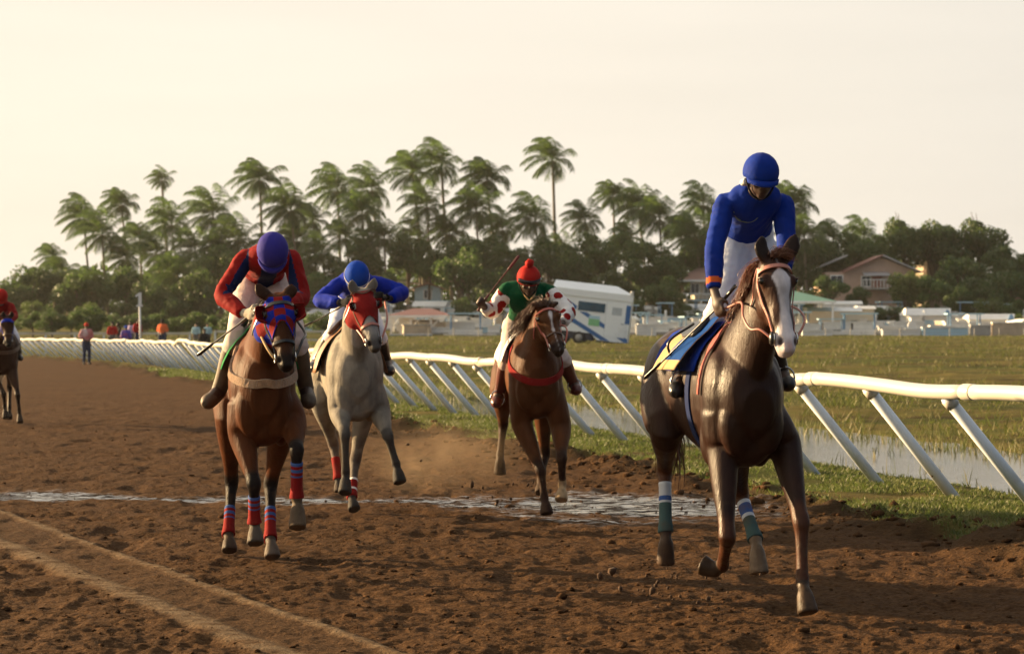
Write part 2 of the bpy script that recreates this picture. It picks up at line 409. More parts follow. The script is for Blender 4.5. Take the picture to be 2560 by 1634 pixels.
# water of the ditch behind the rail
def build_water():
    m, t, b, o = new_mat('ditch_water'); v = coords(t, (1, 1, 1))
    b.inputs['Base Color'].default_value = (0.055, 0.05, 0.035, 1); b.inputs['Roughness'].default_value = 0.10; b.inputs['Specular IOR Level'].default_value = 0.9; b.inputs['IOR'].default_value = 1.333
    bump(t, b, noise_tex(t, coords(t, (1.5, 3, 1)), 4.0, 3), 0.16, 0.03)
    pp = np.linspace(-16, 46, 60); qq = np.linspace(0.4, 5.0, 8); V = []
    for p in pp:
        for q in qq:
            x, y = rail_xy(p, q); V.append((x, y, -0.060))
    i = np.arange(60 * 8).reshape(60, 8); F = np.stack([i[:-1, :-1], i[:-1, 1:], i[1:, 1:], i[1:, :-1]], -1).reshape(-1, 4)
    tag(link('water', mesh_np('water', V, F, True, [m])), kind='structure')
build_water()

def blades(n_v, base, h, w, lean, seed, ntip=1):
    """grass blades as single triangles: base Nx3"""
    r = np.random.default_rng(seed); n = len(base)
    az = r.uniform(0, 2 * math.pi, n); la = r.uniform(0, 2 * math.pi, n)
    dx = np.stack([np.cos(az), np.sin(az), np.zeros(n)], -1) * (w / 2)[:, None]
    tip = base + np.stack([np.cos(la) * lean * h, np.sin(la) * lean * h, h], -1)
    mid = base + (tip - base) * 0.55 + np.stack([np.zeros(n), np.zeros(n), 0.08 * h], -1)
    V = np.stack([base - dx, base + dx, mid + dx * 0.7, tip, mid - dx * 0.7], 1).reshape(-1, 3)
    i = np.arange(n) * 5
    F = np.concatenate([np.stack([i, i + 1, i + 2], -1), np.stack([i, i + 2, i + 4], -1), np.stack([i + 4, i + 2, i + 3], -1)])
    return V, F
def grass_obj(name, label, base, h, w, lean, mat, seed):
    V, F = blades(None, base, h, w, lean, seed)
    tag(link(name, mesh_np(name, V, F, False, [mat])), label, 'grass', kind='stuff')

def build_grass():
    r = np.random.default_rng(3)
    g1 = leaf_mat('turf_blade', (0.055, 0.070, 0.017), (0.145, 0.142, 0.042), 0.3)
    g2 = leaf_mat('field_blade', (0.070, 0.085, 0.020), (0.21, 0.17, 0.06), 0.3)
    g3 = leaf_mat('reed_blade', (0.075, 0.085, 0.028), (0.22, 0.18, 0.075), 0.3)
    # turf on the verge
    n = 150000; p = (r.random(n) ** 1.7) * 62 - 5; q = r.uniform(-2.1, 0.75, n); x, y = rail_xy(p, q)
    z, g, *_ = terrain(x, y); keep = (r.random(n) < g * 1.6 * sstep(0.30, 0.62, fbm(x * 1.1, y * 1.1, 9, 4))) & (np.abs(x / y) < 0.33) & (y > 12)
    x, y, z = x[keep], y[keep], z[keep]; k = len(x); sc = 0.7 + y / 45
    grass_obj('verge_turf', 'short sunlit turf on the verge along the white rail', np.stack([x, y, z - 0.01], -1), r.uniform(0.02, 0.055, k) * sc, r.uniform(0.006, 0.012, k) * sc * 1.3, 0.7, g1, 5)
    # rough grass of the field in tufts
    nt_ = 11000; p = (r.random(nt_) ** 1.9) * 150 - 8; q = 3.2 + (r.random(nt_) ** 1.2) * (6 + p.clip(0) * 0.75 + 16); x, y = rail_xy(p, q)
    dens = fbm(x * 0.3, y * 0.3, 17, 4); keep = (np.abs(x / y) < 0.34) & (y > 14) & (r.random(nt_) < np.clip((dens - 0.3) * 3.2, 0.1, 1)); x, y = x[keep], y[keep]
    per = 11; X = np.repeat(x, per); Y = np.repeat(y, per); sp = 0.06 + Y / 500
    X = X + r.normal(0, 1, len(X)) * sp; Y = Y + r.normal(0, 1, len(Y)) * sp; z, *_ = terrain(X, Y); sc = 0.75 + Y / 70
    k = len(X); hh = np.repeat(0.05 + 0.16 * r.random(len(x)) ** 2, per) * r.uniform(0.6, 1.2, k) * np.minimum(sc, 1.3)
    grass_obj('rough_grass', 'rough green and straw coloured grass covering the infield', np.stack([X, Y, z - 0.02], -1), hh, r.uniform(0.010, 0.022, k) * sc, 0.75, g2, 6)
    # reeds standing in and round the ditch
    nt_ = 3000; p = (r.random(nt_) ** 1.5) * 60 - 6; q = r.uniform(0.7, 4.8, nt_); x, y = rail_xy(p, q)
    mid = np.exp(-((q - 2.1) / 1.6) ** 4); keep = (r.random(nt_) < 1 - 0.95 * mid * (1 - sstep(16, 30, p))) & (np.abs(x / y) < 0.33) & (y > 14); x, y = x[keep], y[keep]
    per = 7; X = np.repeat(x, per) + r.normal(0, .08, len(x) * per); Y = np.repeat(y, per) + r.normal(0, .10, len(x) * per); z, *_ = terrain(X, Y)
    k = len(X); grass_obj('ditch_reeds', 'thin dry reeds and weeds in the wet ditch behind the rail', np.stack([X, Y, np.maximum(z, -0.09) - 0.02], -1), r.uniform(0.05, 0.26, k), r.uniform(0.006, 0.014, k) * (0.8 + Y / 60), 0.35, g3, 8)
build_grass()

def build_clods():
    r = np.random.default_rng(12)
    bm = bmesh.new(); bmesh.ops.create_icosphere(bm, subdivisions=1, radius=1); v0 = np.array([v.co for v in bm.verts]); f0 = np.array([[q.index for q in f.verts] for f in bm.faces]); bm.free()
    n = 6500
    D = 9.3 + 26 * r.random(n) ** 1.9; x = r.uniform(-0.29, 0.29, n) * D; q = ql(x, D)
    lip = r.random(n) < 0.25; pl = r.uniform(-6, 32, n); xl, yl = rail_xy(pl, r.normal(-1.75, 0.40, n)); x = np.where(lip, xl, x); D = np.where(lip, yl, D); q = ql(x, D)
    keep = (q < -1.2) & (D > 9); x, D, lip = x[keep], D[keep], lip[keep]; n = len(x)
    z, g, wet, ty, lane, cl = terrain(x, D)
    keep = r.random(n) > 0.85 * np.maximum(ty, lane); x, D, z, lip = x[keep], D[keep], z[keep], lip[keep]; n = len(x)
    s = np.where(lip, r.gamma(1.8, 0.009, n) + 0.008, r.gamma(1.0, 0.0048, n) + 0.003); s = np.minimum(s, 0.075)
    V = []
    for i in range(n):
        nv = v0 * (1 + r.normal(0, 0.22, (len(v0), 1))) * s[i] * np.array([r.uniform(.9, 1.7), r.uniform(.8, 1.4), r.uniform(.45, .8)])
        a = r.uniform(0, 6.28); c, d = math.cos(a), math.sin(a); nv = nv @ np.array([[c, d, 0], [-d, c, 0], [0, 0, 1]])
        V.append(nv + np.array([x[i], D[i], z[i] + 0.2 * s[i]]))
    F = (f0[None] + (np.arange(n) * len(v0))[:, None, None]).reshape(-1, 3)
    mt = simple('clod_earth', (0.062, 0.032, 0.015), 0.95, 0.5, 14, 0.8, 0.02, spec=0.04)
    tag(link('earth_clods', mesh_np('earth_clods', np.vstack(V), F, True, [mt])), 'loose brown earth clods thrown up along the churned track', 'earth', kind='stuff')
build_clods()

# ------------------------------------------------------------------ running rail
def build_rail():
    white = simple('rail_plastic', (0.56, 0.53, 0.45), 0.38, 0.05, 2.0, 0.05, 0.01, dirt=((0.30, 0.24, 0.17), 0.55))
    white2 = simple('post_plastic', (0.66, 0.72, 0.78), 0.42, 0.05, 2.5, 0.05, 0.01, dirt=((0.34, 0.28, 0.20), 0.54))
    x0, y0 = rail_xy(0, 0)
    root = empty('running_rail', (x0, y0, 0), 'long white plastic running rail on slanted posts between track and field', 'rail')
    r = np.random.default_rng(4)
    sp = 1.53; k0, k1 = -2, 78
    # the post whose foot stands at photo (2408,1239) is p = 0
    pm, fm = tube([(0, 0, 0), (0, 0, 1)], [0.062, 0.062], 14, sub=1)
    zt = lambda p: 1.075 + 0.018 * np.sin(p * 0.83) + 0.014 * np.sin(p * 2.1 + 1) + (0.09 if 49 < p < 52 else 0.0) - 0.16 * sstep(40, 110, p)
    for k in range(k0, k1):
        p = k * sp + r.uniform(-0.05, 0.05)
        fx, fy = rail_xy(p, 0); tx, ty = rail_xy(p + r.uniform(-.02, .02), -1.0)
        zb = float(terrain(np.array([fx]), np.array([fy]))[0][0])
        a = np.array([fx, fy, zb - 0.10]); b = np.array([tx, ty, zt(p) - 0.05])
        MB_ = MB(); v, f = tube([a, b], [0.054, 0.054], 14, sub=1); MB_.add(v, f); MB_.build('post', white2, root, True)
        if k < 26:
            v, f = tube([b - 0.10 * nrm(b - a), b - 0.02 * nrm(b - a)], [0.062, 0.062], 14, sub=1); MB().add(v, f).build('post_socket', white, root, True)
    # pipe in lengths of four bays, with sleeves
    seg = 3.06; pos = -5.0
    while pos < 118:
        n = 5; pp = np.linspace(pos, pos + seg, n); pts = []
        for p in pp:
            x, y = rail_xy(p, -1.03); pts.append((x, y, zt(p) + 0.012 * math.sin((p - pos) / seg * math.pi) * -1 + 0.004 * r.normal()))
        v, f = tube(pts, [0.064] * n, 18, sub=3); MB().add(v, f).build('rail_pipe', white, root, True)
        if pos < 60:
            t = nrm(np.array(pts[1]) - np.array(pts[0]))
            v, f = tube([np.array(pts[0]) - t * 0.09, np.array(pts[0]) - t * 0.07, np.array(pts[0]) + t * 0.07, np.array(pts[0]) + t * 0.09], [0.065, 0.071, 0.071, 0.065], 18, sub=1); MB().add(v, f).build('rail_sleeve', white, root, True)
        pos += seg
    # second, straight rail of the inner course far behind
    def back_rail(a, b, label, n, hh=1.05):
        rt = empty('paddock_fence', tuple(a), label, 'fence'); a = np.array(a, float); b = np.array(b, float)
        for k in range(n + 1):
            c = a + (b - a) * k / n; MB().box(c + [0, 0, hh / 2 - 0.1], (0.10, 0.10, hh + 0.2)).build('post', white2, rt)
        d = nrm(b - a); L = np.linalg.norm(b - a); rz = math.atan2(d[1], d[0])
        for z in (hh - 0.06, hh * 0.42): MB().box((a + b) / 2 + [0, -0.08, z], (L, 0.05, 0.13), rz).build('board', white, rt)
    back_rail((-31, 118, 0.2), (-19.5, 121, 0.25), 'white two board fence behind the spectators beyond the rail', 7)
    back_rail((-19.0, 128, 0.3), (-10.5, 129, 0.35), 'white board fence in the distance right of the orange shirt', 5)
build_rail()
# ------------------------------------------------------------------ trees
FAR_Z = 0.81
def ground_z(x, y): return float(terrain(np.array([float(x)]), np.array([float(y)]))[0][0])
palm_leaf = leaf_mat('palm_frond', (0.034, 0.068, 0.016), (0.080, 0.130, 0.034), 0.45, 0.42)
palm_bark = simple('palm_bark', (0.17, 0.14, 0.10), 0.9, 0.3, 3, 0.5, 0.03)
tree_bark = simple('tree_bark', (0.11, 0.085, 0.06), 0.95, 0.35, 3, 0.6, 0.03)
LEAF = [leaf_mat('leaf_dark', (0.025, 0.054, 0.017), (0.058, 0.102, 0.030), 0.38),
        leaf_mat('leaf_mid', (0.032, 0.068, 0.017), (0.074, 0.130, 0.034), 0.40),
        leaf_mat('leaf_yellow', (0.052, 0.080, 0.020), (0.115, 0.150, 0.038), 0.42)]

def palm_crown(seed, nf=30, L=4.2):
    r = np.random.default_rng(seed); V = []; F = []
    wind = np.array([-0.55, -0.1, 0.0])
    for i in range(nf):
        az = 2.39996 * i + r.uniform(-.3, .3); lvl = (i + 0.5) / nf           # 0 young upright .. 1 old hanging
        el = math.radians(84 - 122 * lvl ** 1.1 + r.uniform(-7, 7)); ln = L * r.uniform(0.82, 1.1) * (0.72 + 0.45 * math.sin(math.pi * min(lvl + .25, 1)))
        d = np.array([math.cos(az) * math.cos(el), math.sin(az) * math.cos(el), math.sin(el)])
        pts = [np.array([0, 0, 0.0])]; n = 15
        for k in range(n):
            s = k / n; d = nrm(d + wind * 0.20 * (0.3 + s) + np.array([0, 0, -0.035 - 0.21 * s])); pts.append(pts[-1] + d * ln / n)
        pts = np.array(pts); T = np.gradient(pts, axis=0)
        # midrib
        w0 = 0.055
        for k in range(n):
            t = nrm(T[k]); sd = nrm(np.cross(t, (0, 0, 1)) + 1e-6); w = w0 * (1 - 0.8 * k / n); m = len(V)
            V += [pts[k] - sd * w, pts[k] + sd * w, pts[k + 1] + sd * w * .9, pts[k + 1] - sd * w * .9]; F.append((m, m + 1, m + 2, m + 3))
        nl = 40
        for k in range(nl):
            s = 0.12 + 0.88 * (k + r.uniform(0, .6)) / nl; ii = min(int(s * n), n - 1); f = s * n - ii
            p = pts[ii] * (1 - f) + pts[min(ii + 1, n)] * f; t = nrm(T[ii]); sd = nrm(np.cross(t, (0, 0, 1)) + 1e-6); up = np.cross(sd, t)
            ll = 1.12 * (0.35 + 0.9 * math.sin(math.pi * min(0.12 + s * 0.86, 1))) * r.uniform(.8, 1.15)
            for sg in (-1, 1):
                if r.random() < 0.06: continue
                dd = nrm(sd * sg * 0.75 + t * 0.55 - np.array([0, 0, 0.35 + 0.5 * s]) + wind * 0.28 + r.normal(0, .08, 3))
                e = p + dd * ll * 0.6; e2 = e + nrm(dd + np.array([0, 0, -0.55])) * ll * 0.45
                ww = t * 0.036; m = len(V)
                V += [p - ww, p + ww, e + ww * 0.9, e - ww * 0.9, e2]; F += [(m, m + 1, m + 2, m + 3), (m + 3, m + 2, m + 4)]
    return mesh_np('crown', np.array(V), F, False, [palm_leaf])

def palm_trunk(seed):
    r = np.random.default_rng(seed); n = 14; pts = []; rad = []
    for k in range(n + 1):
        s = k / n; pts.append((-0.055 * s * s + 0.012 * math.sin(s * 5 + seed), 0.01 * math.sin(s * 4), s)); rad.append((0.013 - 0.005 * s + (0.008 if k == 0 else 0)) * (1.0 if k % 2 else 1.06))
    v, f = tube(pts, rad, 9, sub=1); return mesh_np('trunk', v, f, True, [palm_bark]), np.array(pts[-1])

CROWNS = [palm_crown(100 + i, 22 + 2 * i, 4.0 + 0.15 * (i % 3)) for i in range(5)]
TRUNKS = [palm_trunk(i) for i in range(3)]
nut_m = simple('coconut', (0.16, 0.13, 0.04), 0.6, 0.3, 5)
nv, nf_ = join([ellipsoid((0.28 * math.cos(a), 0.28 * math.sin(a), -0.25 - 0.12 * (i % 2)), (0.15, 0.15, 0.19), 7, 5) for i, a in enumerate(np.linspace(0, 6.28, 8)[:-1])])
NUTS = mesh_np('coconuts', nv, nf_, True, [nut_m])

S1 = 2560 / 2408.0
# crown centre (x, y in the 2408 px wide view), crown radius, depth, note
PALMS = [
 (127, 606, 36, 232, 'small palm at the left end of the palm row'), (197, 515, 52, 228, 'leaning palm at the upper left of the palm row'),
 (243, 552, 52, 222, 'full palm third from the left end'), (284, 482, 42, 240, 'narrow tall palm above the left group'),
 (379, 424, 27, 300, 'slim distant palm poking highest over the left group'), (331, 566, 46, 230, 'palm with hanging fronds above the number post'),
 (402, 528, 54, 234, 'full palm beneath the slim distant palm'), (500, 508, 58, 230, 'broad palm left of the red and navy jockey'),
 (609, 424, 54, 236, 'tall palm above the red and navy jockey'), (682, 494, 58, 226, 'palm just right above the purple helmet'),
 (735, 520, 46, 232, 'palm between the two leading blue helmets'), (792, 448, 56, 238, 'tall palm left of the grey horse rider'),
 (872, 448, 52, 242, 'tall palm above the blue jockey on the grey'), (850, 500, 54, 224, 'dense palm low in front above the grey horse'),
 (905, 560, 42, 222, 'low palm right above the grey horse'), (968, 408, 56, 240, 'left palm of the tall central pair'),
 (1036, 392, 58, 244, 'right palm of the tall central pair'), (1003, 486, 48, 230, 'palm hanging below the tall central pair'),
 (1142, 424, 56, 240, 'tall palm right of the central pair'), (1118, 496, 56, 228, 'palm below the tall palm right of the central pair'),
 (1297, 378, 56, 246, 'tallest single palm above the pompom cap'), (1257, 520, 58, 226, 'broad palm below the tallest single palm'),
 (1375, 522, 44, 234, 'palm above the white trailer'), (1440, 462, 40, 250, 'slim palm on a bare trunk right of the trailer'),
 (1500, 490, 52, 236, 'left of two palms beside the standing jockey'), (1549, 514, 56, 228, 'right of two palms beside the standing jockey'),
 (1652, 482, 48, 240, 'palm behind the standing jockeys left shoulder'), (1638, 560, 54, 224, 'dry yellowed palm behind the standing jockeys arm'),
 (1862, 486, 62, 226, 'palm behind the standing jockeys right shoulder'), (1893, 560, 52, 222, 'low palm right of the white blazed horse'),
 (1962, 566, 48, 232, 'palm left above the pink house'), (2034, 560, 46, 238, 'palm with upright leaves above the pink house'),
 (562, 566, 52, 224, 'low palm right behind the red sleeve'), (232, 684, 60, 216, 'low spreading palm behind the far rail'),
 (424, 650, 56, 216, 'low palm left behind the orange shirt'), (640, 590, 44, 224, 'low palm behind the purple helmet'),
 (760, 596, 46, 220, 'low palm left of the blue helmet'), (462, 588, 44, 226, 'hanging palm above the orange shirt'),
 (1195, 612, 40, 218, 'small low palm left of the pompom cap'), (2400, 640, 40, 226, 'palm at the right edge of the picture'),
 (150, 640, 40, 226, 'low palm at the left end above the hedge'), (300, 610, 46, 222, 'low palm right above the number post'), (372, 596, 44, 226, 'low palm under the slim distant palm'), (520, 590, 46, 224, 'low palm left of the red sleeve'), (700, 566, 44, 230, 'mid height palm right of the purple helmet'), (815, 560, 46, 228, 'mid height palm left of the grey rider'), (870, 590, 44, 222, 'low palm above the blue cap on the grey'), (985, 560, 42, 232, 'mid height palm under the central pair'), (1060, 550, 46, 230, 'mid height palm right under the central pair'), (1180, 540, 42, 234, 'mid height palm left of the tallest palm'), (1480, 560, 40, 234, 'mid height palm right of the trailer'), (1700, 540, 44, 236, 'mid height palm hidden behind the standing jockey'),
 (1325, 590, 36, 238, 'far palm behind the trailer roof'), (1600, 540, 36, 246, 'far palm left of the standing jockey'), (2345, 610, 34, 246, 'far palm over the right tree line'),
]
def build_palms():
    r = np.random.default_rng(9)
    for i, (x, y, rad, D, note) in enumerate(PALMS):
        px, py = x * S1, y * S1; top = P(px, py, D); h = top[2] - FAR_Z + 0.3
        s = rad * S1 * D / FPX / 2.75; tm, tp = TRUNKS[i % 3]
        h = h / 1.0; bx = top[0] - tp[0] * h
        root = empty('palm_tree', (bx, D, FAR_Z - 0.3), 'coconut palm: ' + note if False else note, 'palm tree', 'coconut palms')
        t = link('trunk', tm, root); t.scale = (max(h, 9) * (0.9 if h > 12 else 1.2), max(h, 9) * (0.9 if h > 12 else 1.2), h)
        c = link('crown', CROWNS[i % 5], root); c.location = (tp[0] * t.scale[0], tp[1] * t.scale[1], h); c.scale = (s, s, s * 1.04); c.rotation_euler = (0, 0, r.uniform(-0.35, 0.35))
        if i % 3 != 1: n = link('coconuts', NUTS, root); n.location = c.location; n.scale = (s, s, s)
build_palms()

def leaf_crown(seed, n=3400, rx=3.4, rz=2.9, mat=0, size=0.34, lobes=16):
    r = np.random.default_rng(seed)
    lc = []
    while len(lc) < lobes:
        p = r.uniform(-1, 1, 3)
        if 0.25 < np.linalg.norm(p) < 1: lc.append(p * np.array([rx * 0.72, rx * 0.72, rz * 0.72]))
    lc = np.array(lc); lr = r.uniform(0.75, 1.35, lobes) * rx * 0.30
    k = r.integers(0, lobes, n); d = r.normal(0, 1, (n, 3)); d /= np.linalg.norm(d, axis=1)[:, None]
    rad = lr[k] * (0.55 + 0.5 * r.random(n) ** 0.6); c = lc[k] + d * rad[:, None] * np.array([1, 1, 0.85])
    nn = d + r.normal(0, 0.55, (n, 3)); nn /= np.linalg.norm(nn, axis=1)[:, None]
    up = r.normal(0, 1, (n, 3)); a = np.cross(nn, up); a /= np.linalg.norm(a, axis=1)[:, None]; b = np.cross(nn, a)
    s = (size * r.uniform(0.5, 1.25, n))[:, None]
    V = np.stack([c - a * s * .55, c - b * s * .32, c + a * s * .55, c + b * s * .32], 1).reshape(-1, 3)
    F = np.arange(n * 4).reshape(-1, 4)
    return mesh_np('crown', V, F, False, [LEAF[mat]]), lc
def limbs(seed, lc, h0):
    """tapered trunk with limbs reaching into the lobes; crown centre at z = 0, foot at z = -h0"""
    r = np.random.default_rng(seed); sh = [tube([(0, 0, -h0), (0.05, 0, -h0 * 0.6), (0, 0.05, -h0 * 0.3), (0.1, 0, 0)], [0.28, 0.2, 0.17, 0.08], 8, 2)]
    for p in lc[::2]: sh.append(tube([(0, 0, -h0 * r.uniform(.25, .55)), p * 0.45 + [0, 0, -0.4], p * 0.95], [0.11, 0.07, 0.02], 6, 2))
    v, f = join(sh); return mesh_np('trunk', v, f, True, [tree_bark])
BUSHY = []
for i in range(6):
    me, lc = leaf_crown(200 + i, 4200, 3.4, [2.9, 2.6, 3.3, 2.2, 3.0, 2.7][i], [0, 1, 0, 2, 1, 0][i], 0.36, 14 + 2 * i)
    BUSHY.append((me, limbs(300 + i, lc, 5.0)))
# (x, y of crown centre, half width, D, variant)  in 2408 px view
TREES = [(20, 700, 55, 214, 5), (75, 690, 60, 218, 0), (130, 668, 56, 222, 5), (180, 700, 56, 212, 0), (300, 690, 60, 214, 1), (350, 720, 52, 208, 0), (400, 715, 55, 212, 5), (470, 700, 62, 210, 0), (520, 640, 62, 222, 1),
         (575, 650, 60, 218, 3), (620, 700, 60, 212, 0), (700, 640, 58, 220, 3), (735, 700, 58, 210, 1), (790, 660, 52, 220, 4), (850, 640, 56, 222, 4), (900, 690, 48, 214, 1), (960, 610, 54, 226, 4), (1010, 640, 50, 224, 1), (1085, 650, 72, 212, 1), (1100, 600, 58, 220, 5),
         (1160, 610, 52, 224, 0), (1170, 700, 62, 210, 0), (1230, 640, 55, 220, 2), (1290, 620, 56, 222, 4), (1350, 640, 60, 220, 2), (1400, 615, 58, 224, 4), (1440, 690, 52, 212, 0), (1480, 600, 52, 228, 1), (1530, 640, 66, 218, 0), (1560, 700, 48, 210, 1), (1600, 640, 54, 222, 2),
         (1660, 600, 56, 226, 4), (1900, 640, 56, 224, 0), (1940, 620, 58, 228, 2), (2010, 610, 54, 230, 4), (2070, 610, 56, 234, 2),
         (2125, 585, 62, 232, 4), (2195, 572, 66, 232, 5), (2255, 600, 62, 230, 0), (2305, 585, 60, 232, 4), (2350, 640, 58, 226, 0), (2395, 655, 56, 222, 2), (2260, 668, 60, 220, 0), (2320, 690, 56, 216, 5), (2200, 690, 52, 216, 1), (2375, 700, 58, 214, 0), (2140, 700, 44, 214, 3), (2440, 690, 60, 220, 5)]
def build_trees():
    r = np.random.default_rng(19); where = [(260, 'left of the number post'), (520, 'behind the far spectators'), (780, 'behind the red and navy jockey'), (1000, 'behind the grey horse'), (1250, 'left of the pompom cap'), (1480, 'behind the white trailer'), (1760, 'behind the standing jockey'), (2120, 'around the pink house'), (9999, 'at the right end of the tree line')]
    hue = {0: 'dark green', 1: 'mid green', 2: 'dark rounded', 3: 'yellow green', 4: 'loose mid green', 5: 'dense dark'}
    seen = {}
    for i, (x, y, hw, D, k) in enumerate(sorted(TREES)):
        y -= 10; hw *= 1.22; c = P(x * S1, y * S1, D); s = hw * S1 * D / FPX / 3.3
        root = empty('leafy_tree', (c[0], D, FAR_Z - 0.2), None, 'tree', 'leafy trees beyond the cemetery')
        h = c[2] - FAR_Z + 0.2
        key = (hue[k], next(w for lim, w in where if x < lim)); seen[key] = seen.get(key, 0) + 1
        root['label'] = ('', 'second ', 'third ', 'fourth ', 'fifth ')[seen[key] - 1] + f'{key[0]} leafy tree {key[1]}' 
        cr = link('crown', BUSHY[k][0], root, (0, 0, h)); cr.scale = (s, s, s); cr.rotation_euler = (0, 0, r.uniform(0, 6.28))
        tr = link('trunk', BUSHY[k][1], root, (0, 0, h)); tr.scale = (s, s, h / 5.0); tr.rotation_euler = cr.rotation_euler
    for i in range(36):
        x = 8 + i * 68 + r.uniform(-18, 18); y = 738 + r.uniform(-14, 10); D = 203 + r.uniform(0, 6); k = int(r.choice([0, 1, 3, 5, 2], p=[.3, .25, .2, .15, .1])); hw = r.uniform(34, 52)
        if 940 < x < 1080 or 1620 < x < 1720 or 1850 < x < 2250 and y < 740: y += 14
        c = P(x * S1, y * S1, D); s = hw * S1 * D / FPX / 3.3; w_ = next(w for lim, w in where if x < lim)
        root = empty('bush', (c[0], D, FAR_Z - 0.2), None, 'bush', 'bushes at the foot of the trees'); key = ('b', hue[k], w_); seen[key] = seen.get(key, 0) + 1
        root['label'] = ('', 'second ', 'third ', 'fourth ', 'fifth ')[seen[key] - 1] + f'low {hue[k]} bush under the trees {w_}'
        h = max(c[2] - FAR_Z + 0.2, 0.4); o = link('foliage', BUSHY[k][0], root, (0, 0, h)); o.scale = (s, s, s * 0.9); o.rotation_euler = (0, 0, r.uniform(0, 6.28)); o = link('stem', BUSHY[k][1], root, (0, 0, h)); o.scale = (s, s, h / 5.0)
    for i in range(17):
        px = 20 + i * 52 + r.uniform(-10, 10); D = 158 + r.uniform(-4, 8); k = int(r.choice([0, 5, 1, 2])); hw = r.uniform(34, 52); py = 826 - hw * .5; c = P(px, py, D); s = hw * D / FPX / 3.3
        root = empty('bush', (c[0], D, 0.6), f"{('', 'second ', 'third ', 'fourth ', 'fifth ', 'sixth ', 'seventh ')[i % 7]}{hue[k]} bush in the near hedge row {'at the far left' if i < 7 else 'behind the spectators' if i < 14 else 'left of the grey horse'}", 'bush', 'hedge row bushes beyond the rail')
        h = max(c[2] - 0.6, 0.4); o = link('foliage', BUSHY[k][0], root, (0, 0, h)); o.scale = (s * 1.25, s, s * 0.9); o.rotation_euler = (0, 0, r.uniform(0, 6.28)); o = link('stem', BUSHY[k][1], root, (0, 0, h)); o.scale = (s, s, h / 5.0)
    # the wood behind closes up into one mass
    V = []; F = []
    n = 30000; x = r.uniform(-78, 78, n); lim = np.interp(x / 250 * FPX + CX, [-200, 30, 110, 300, 700, 1250, 1800, 2200, 2560], [3.2, 3.6, 6.0, 8.0, 8.5, 8.8, 7.6, 9.0, 7.0])
    lim = lim * (0.75 + 0.5 * vnoise(x * 0.35, x * 0, 4)) ; z = FAR_Z + lim * r.random(n) ** 0.75; yy = r.uniform(246, 262, n)
    nn = r.normal(0, 1, (n, 3)); nn /= np.linalg.norm(nn, axis=1)[:, None]; up = r.normal(0, 1, (n, 3)); a = np.cross(nn, up); a /= np.linalg.norm(a, axis=1)[:, None]; b = np.cross(nn, a); s = r.uniform(0.25, 0.6, n)[:, None]
    c = np.stack([x, yy, z], -1); V = np.stack([c - a * s, c - b * s * .6, c + a * s, c + b * s * .6], 1).reshape(-1, 3)
    tag(link('distant_wood', mesh_np('distant_wood', V, np.arange(n * 4).reshape(-1, 4), False, [LEAF[0]])), 'dark mass of distant undergrowth closing the gaps behind the trees', 'wood', kind='stuff')
build_trees()

# shrubs in front of the houses and between the tombs
def build_shrubs():
    spots = [(2020, 745, 34, 206, 3, 'bright shrub in front of the pink house'), (2075, 722, 52, 207, 1, 'tall bush hiding the left of the pink house'), (2262, 715, 58, 207, 3, 'yellow green bush right of the pink house door'), (2330, 725, 56, 206, 1, 'green bush below the pale tank'),
             (2400, 750, 50, 208, 0, 'dark bush behind the long white tomb'), (2540, 800, 26, 196, 3, 'low bush at the right end of the cemetery'), (1228, 815, 16, 196, 3, 'small leafy weed among tombs left of the green jockey'), (1705, 770, 26, 212, 1, 'bush beneath the veranda house'),
             (1640, 740, 40, 214, 3, 'light green bush between trailer and veranda house'), (1000, 775, 24, 214, 0, 'bush left of the red roofed pavilion'), (2150, 748, 46, 208, 0, 'dark bush in front of the pink house steps')]
    for x, y, hw, D, k, lab in spots:
        c = P(x, y, D); s = hw * D / FPX / 3.3; root = empty('shrub', (c[0], D, FAR_Z - 0.1), lab, 'shrub'); h = max(c[2] - FAR_Z + 0.1, 0.3)
        o = link('foliage', BUSHY[k][0], root, (0, 0, h)); o.scale = (s, s, s * 0.95); o = link('stem', BUSHY[k][1], root, (0, 0, h)); o.scale = (s, s, h / 5.0)
build_shrubs()

# ------------------------------------------------------------------ houses
def M_(name, col, **k): return simple(name, col, **{**dict(rough=0.8, var=0.10, scale=1.5, bstr=0.2, bdist=0.02), **k})
H = dict(pink=M_('pink_render', (0.50, 0.345, 0.265)), cream=M_('cream_render', (0.62, 0.55, 0.42)), white=M_('white_render', (0.74, 0.74, 0.72), dirt=((0.35, 0.33, 0.30), 0.60)), blue=M_('pale_blue_render', (0.42, 0.55, 0.62)),
         redroof=M_('red_sheet_roof', (0.25, 0.105, 0.085), rough=0.55), greyroof=M_('grey_sheet_roof', (0.42, 0.42, 0.44), rough=0.4), greenroof=M_('green_sheet_roof', (0.13, 0.30, 0.21), rough=0.5), brownroof=M_('brown_sheet_roof', (0.30, 0.18, 0.15), rough=0.5),
         glass=simple('dark_glass', (0.03, 0.04, 0.05), 0.12, 0.2, 2), door=M_('red_door', (0.32, 0.12, 0.08)), trim=M_('white_trim', (0.78, 0.77, 0.74)), tan=M_('tan_plaster', (0.50, 0.40, 0.29), dirt=((0.28, 0.22, 0.16), 0.5)), grey=M_('grey_concrete', (0.36, 0.35, 0.33), dirt=((0.16, 0.15, 0.13), 0.5)),
         teal=M_('blue_paint', (0.16, 0.30, 0.48)), sky=M_('sky_blue_paint', (0.40, 0.60, 0.72)), dark_door=M_('dark_door_paint', (0.05, 0.045, 0.04)))  # last entry: plain dark colour of the tomb doors
def frame(px, py, D):     # local metres per pixel and ground position
    return P(px, py, D), D / FPX
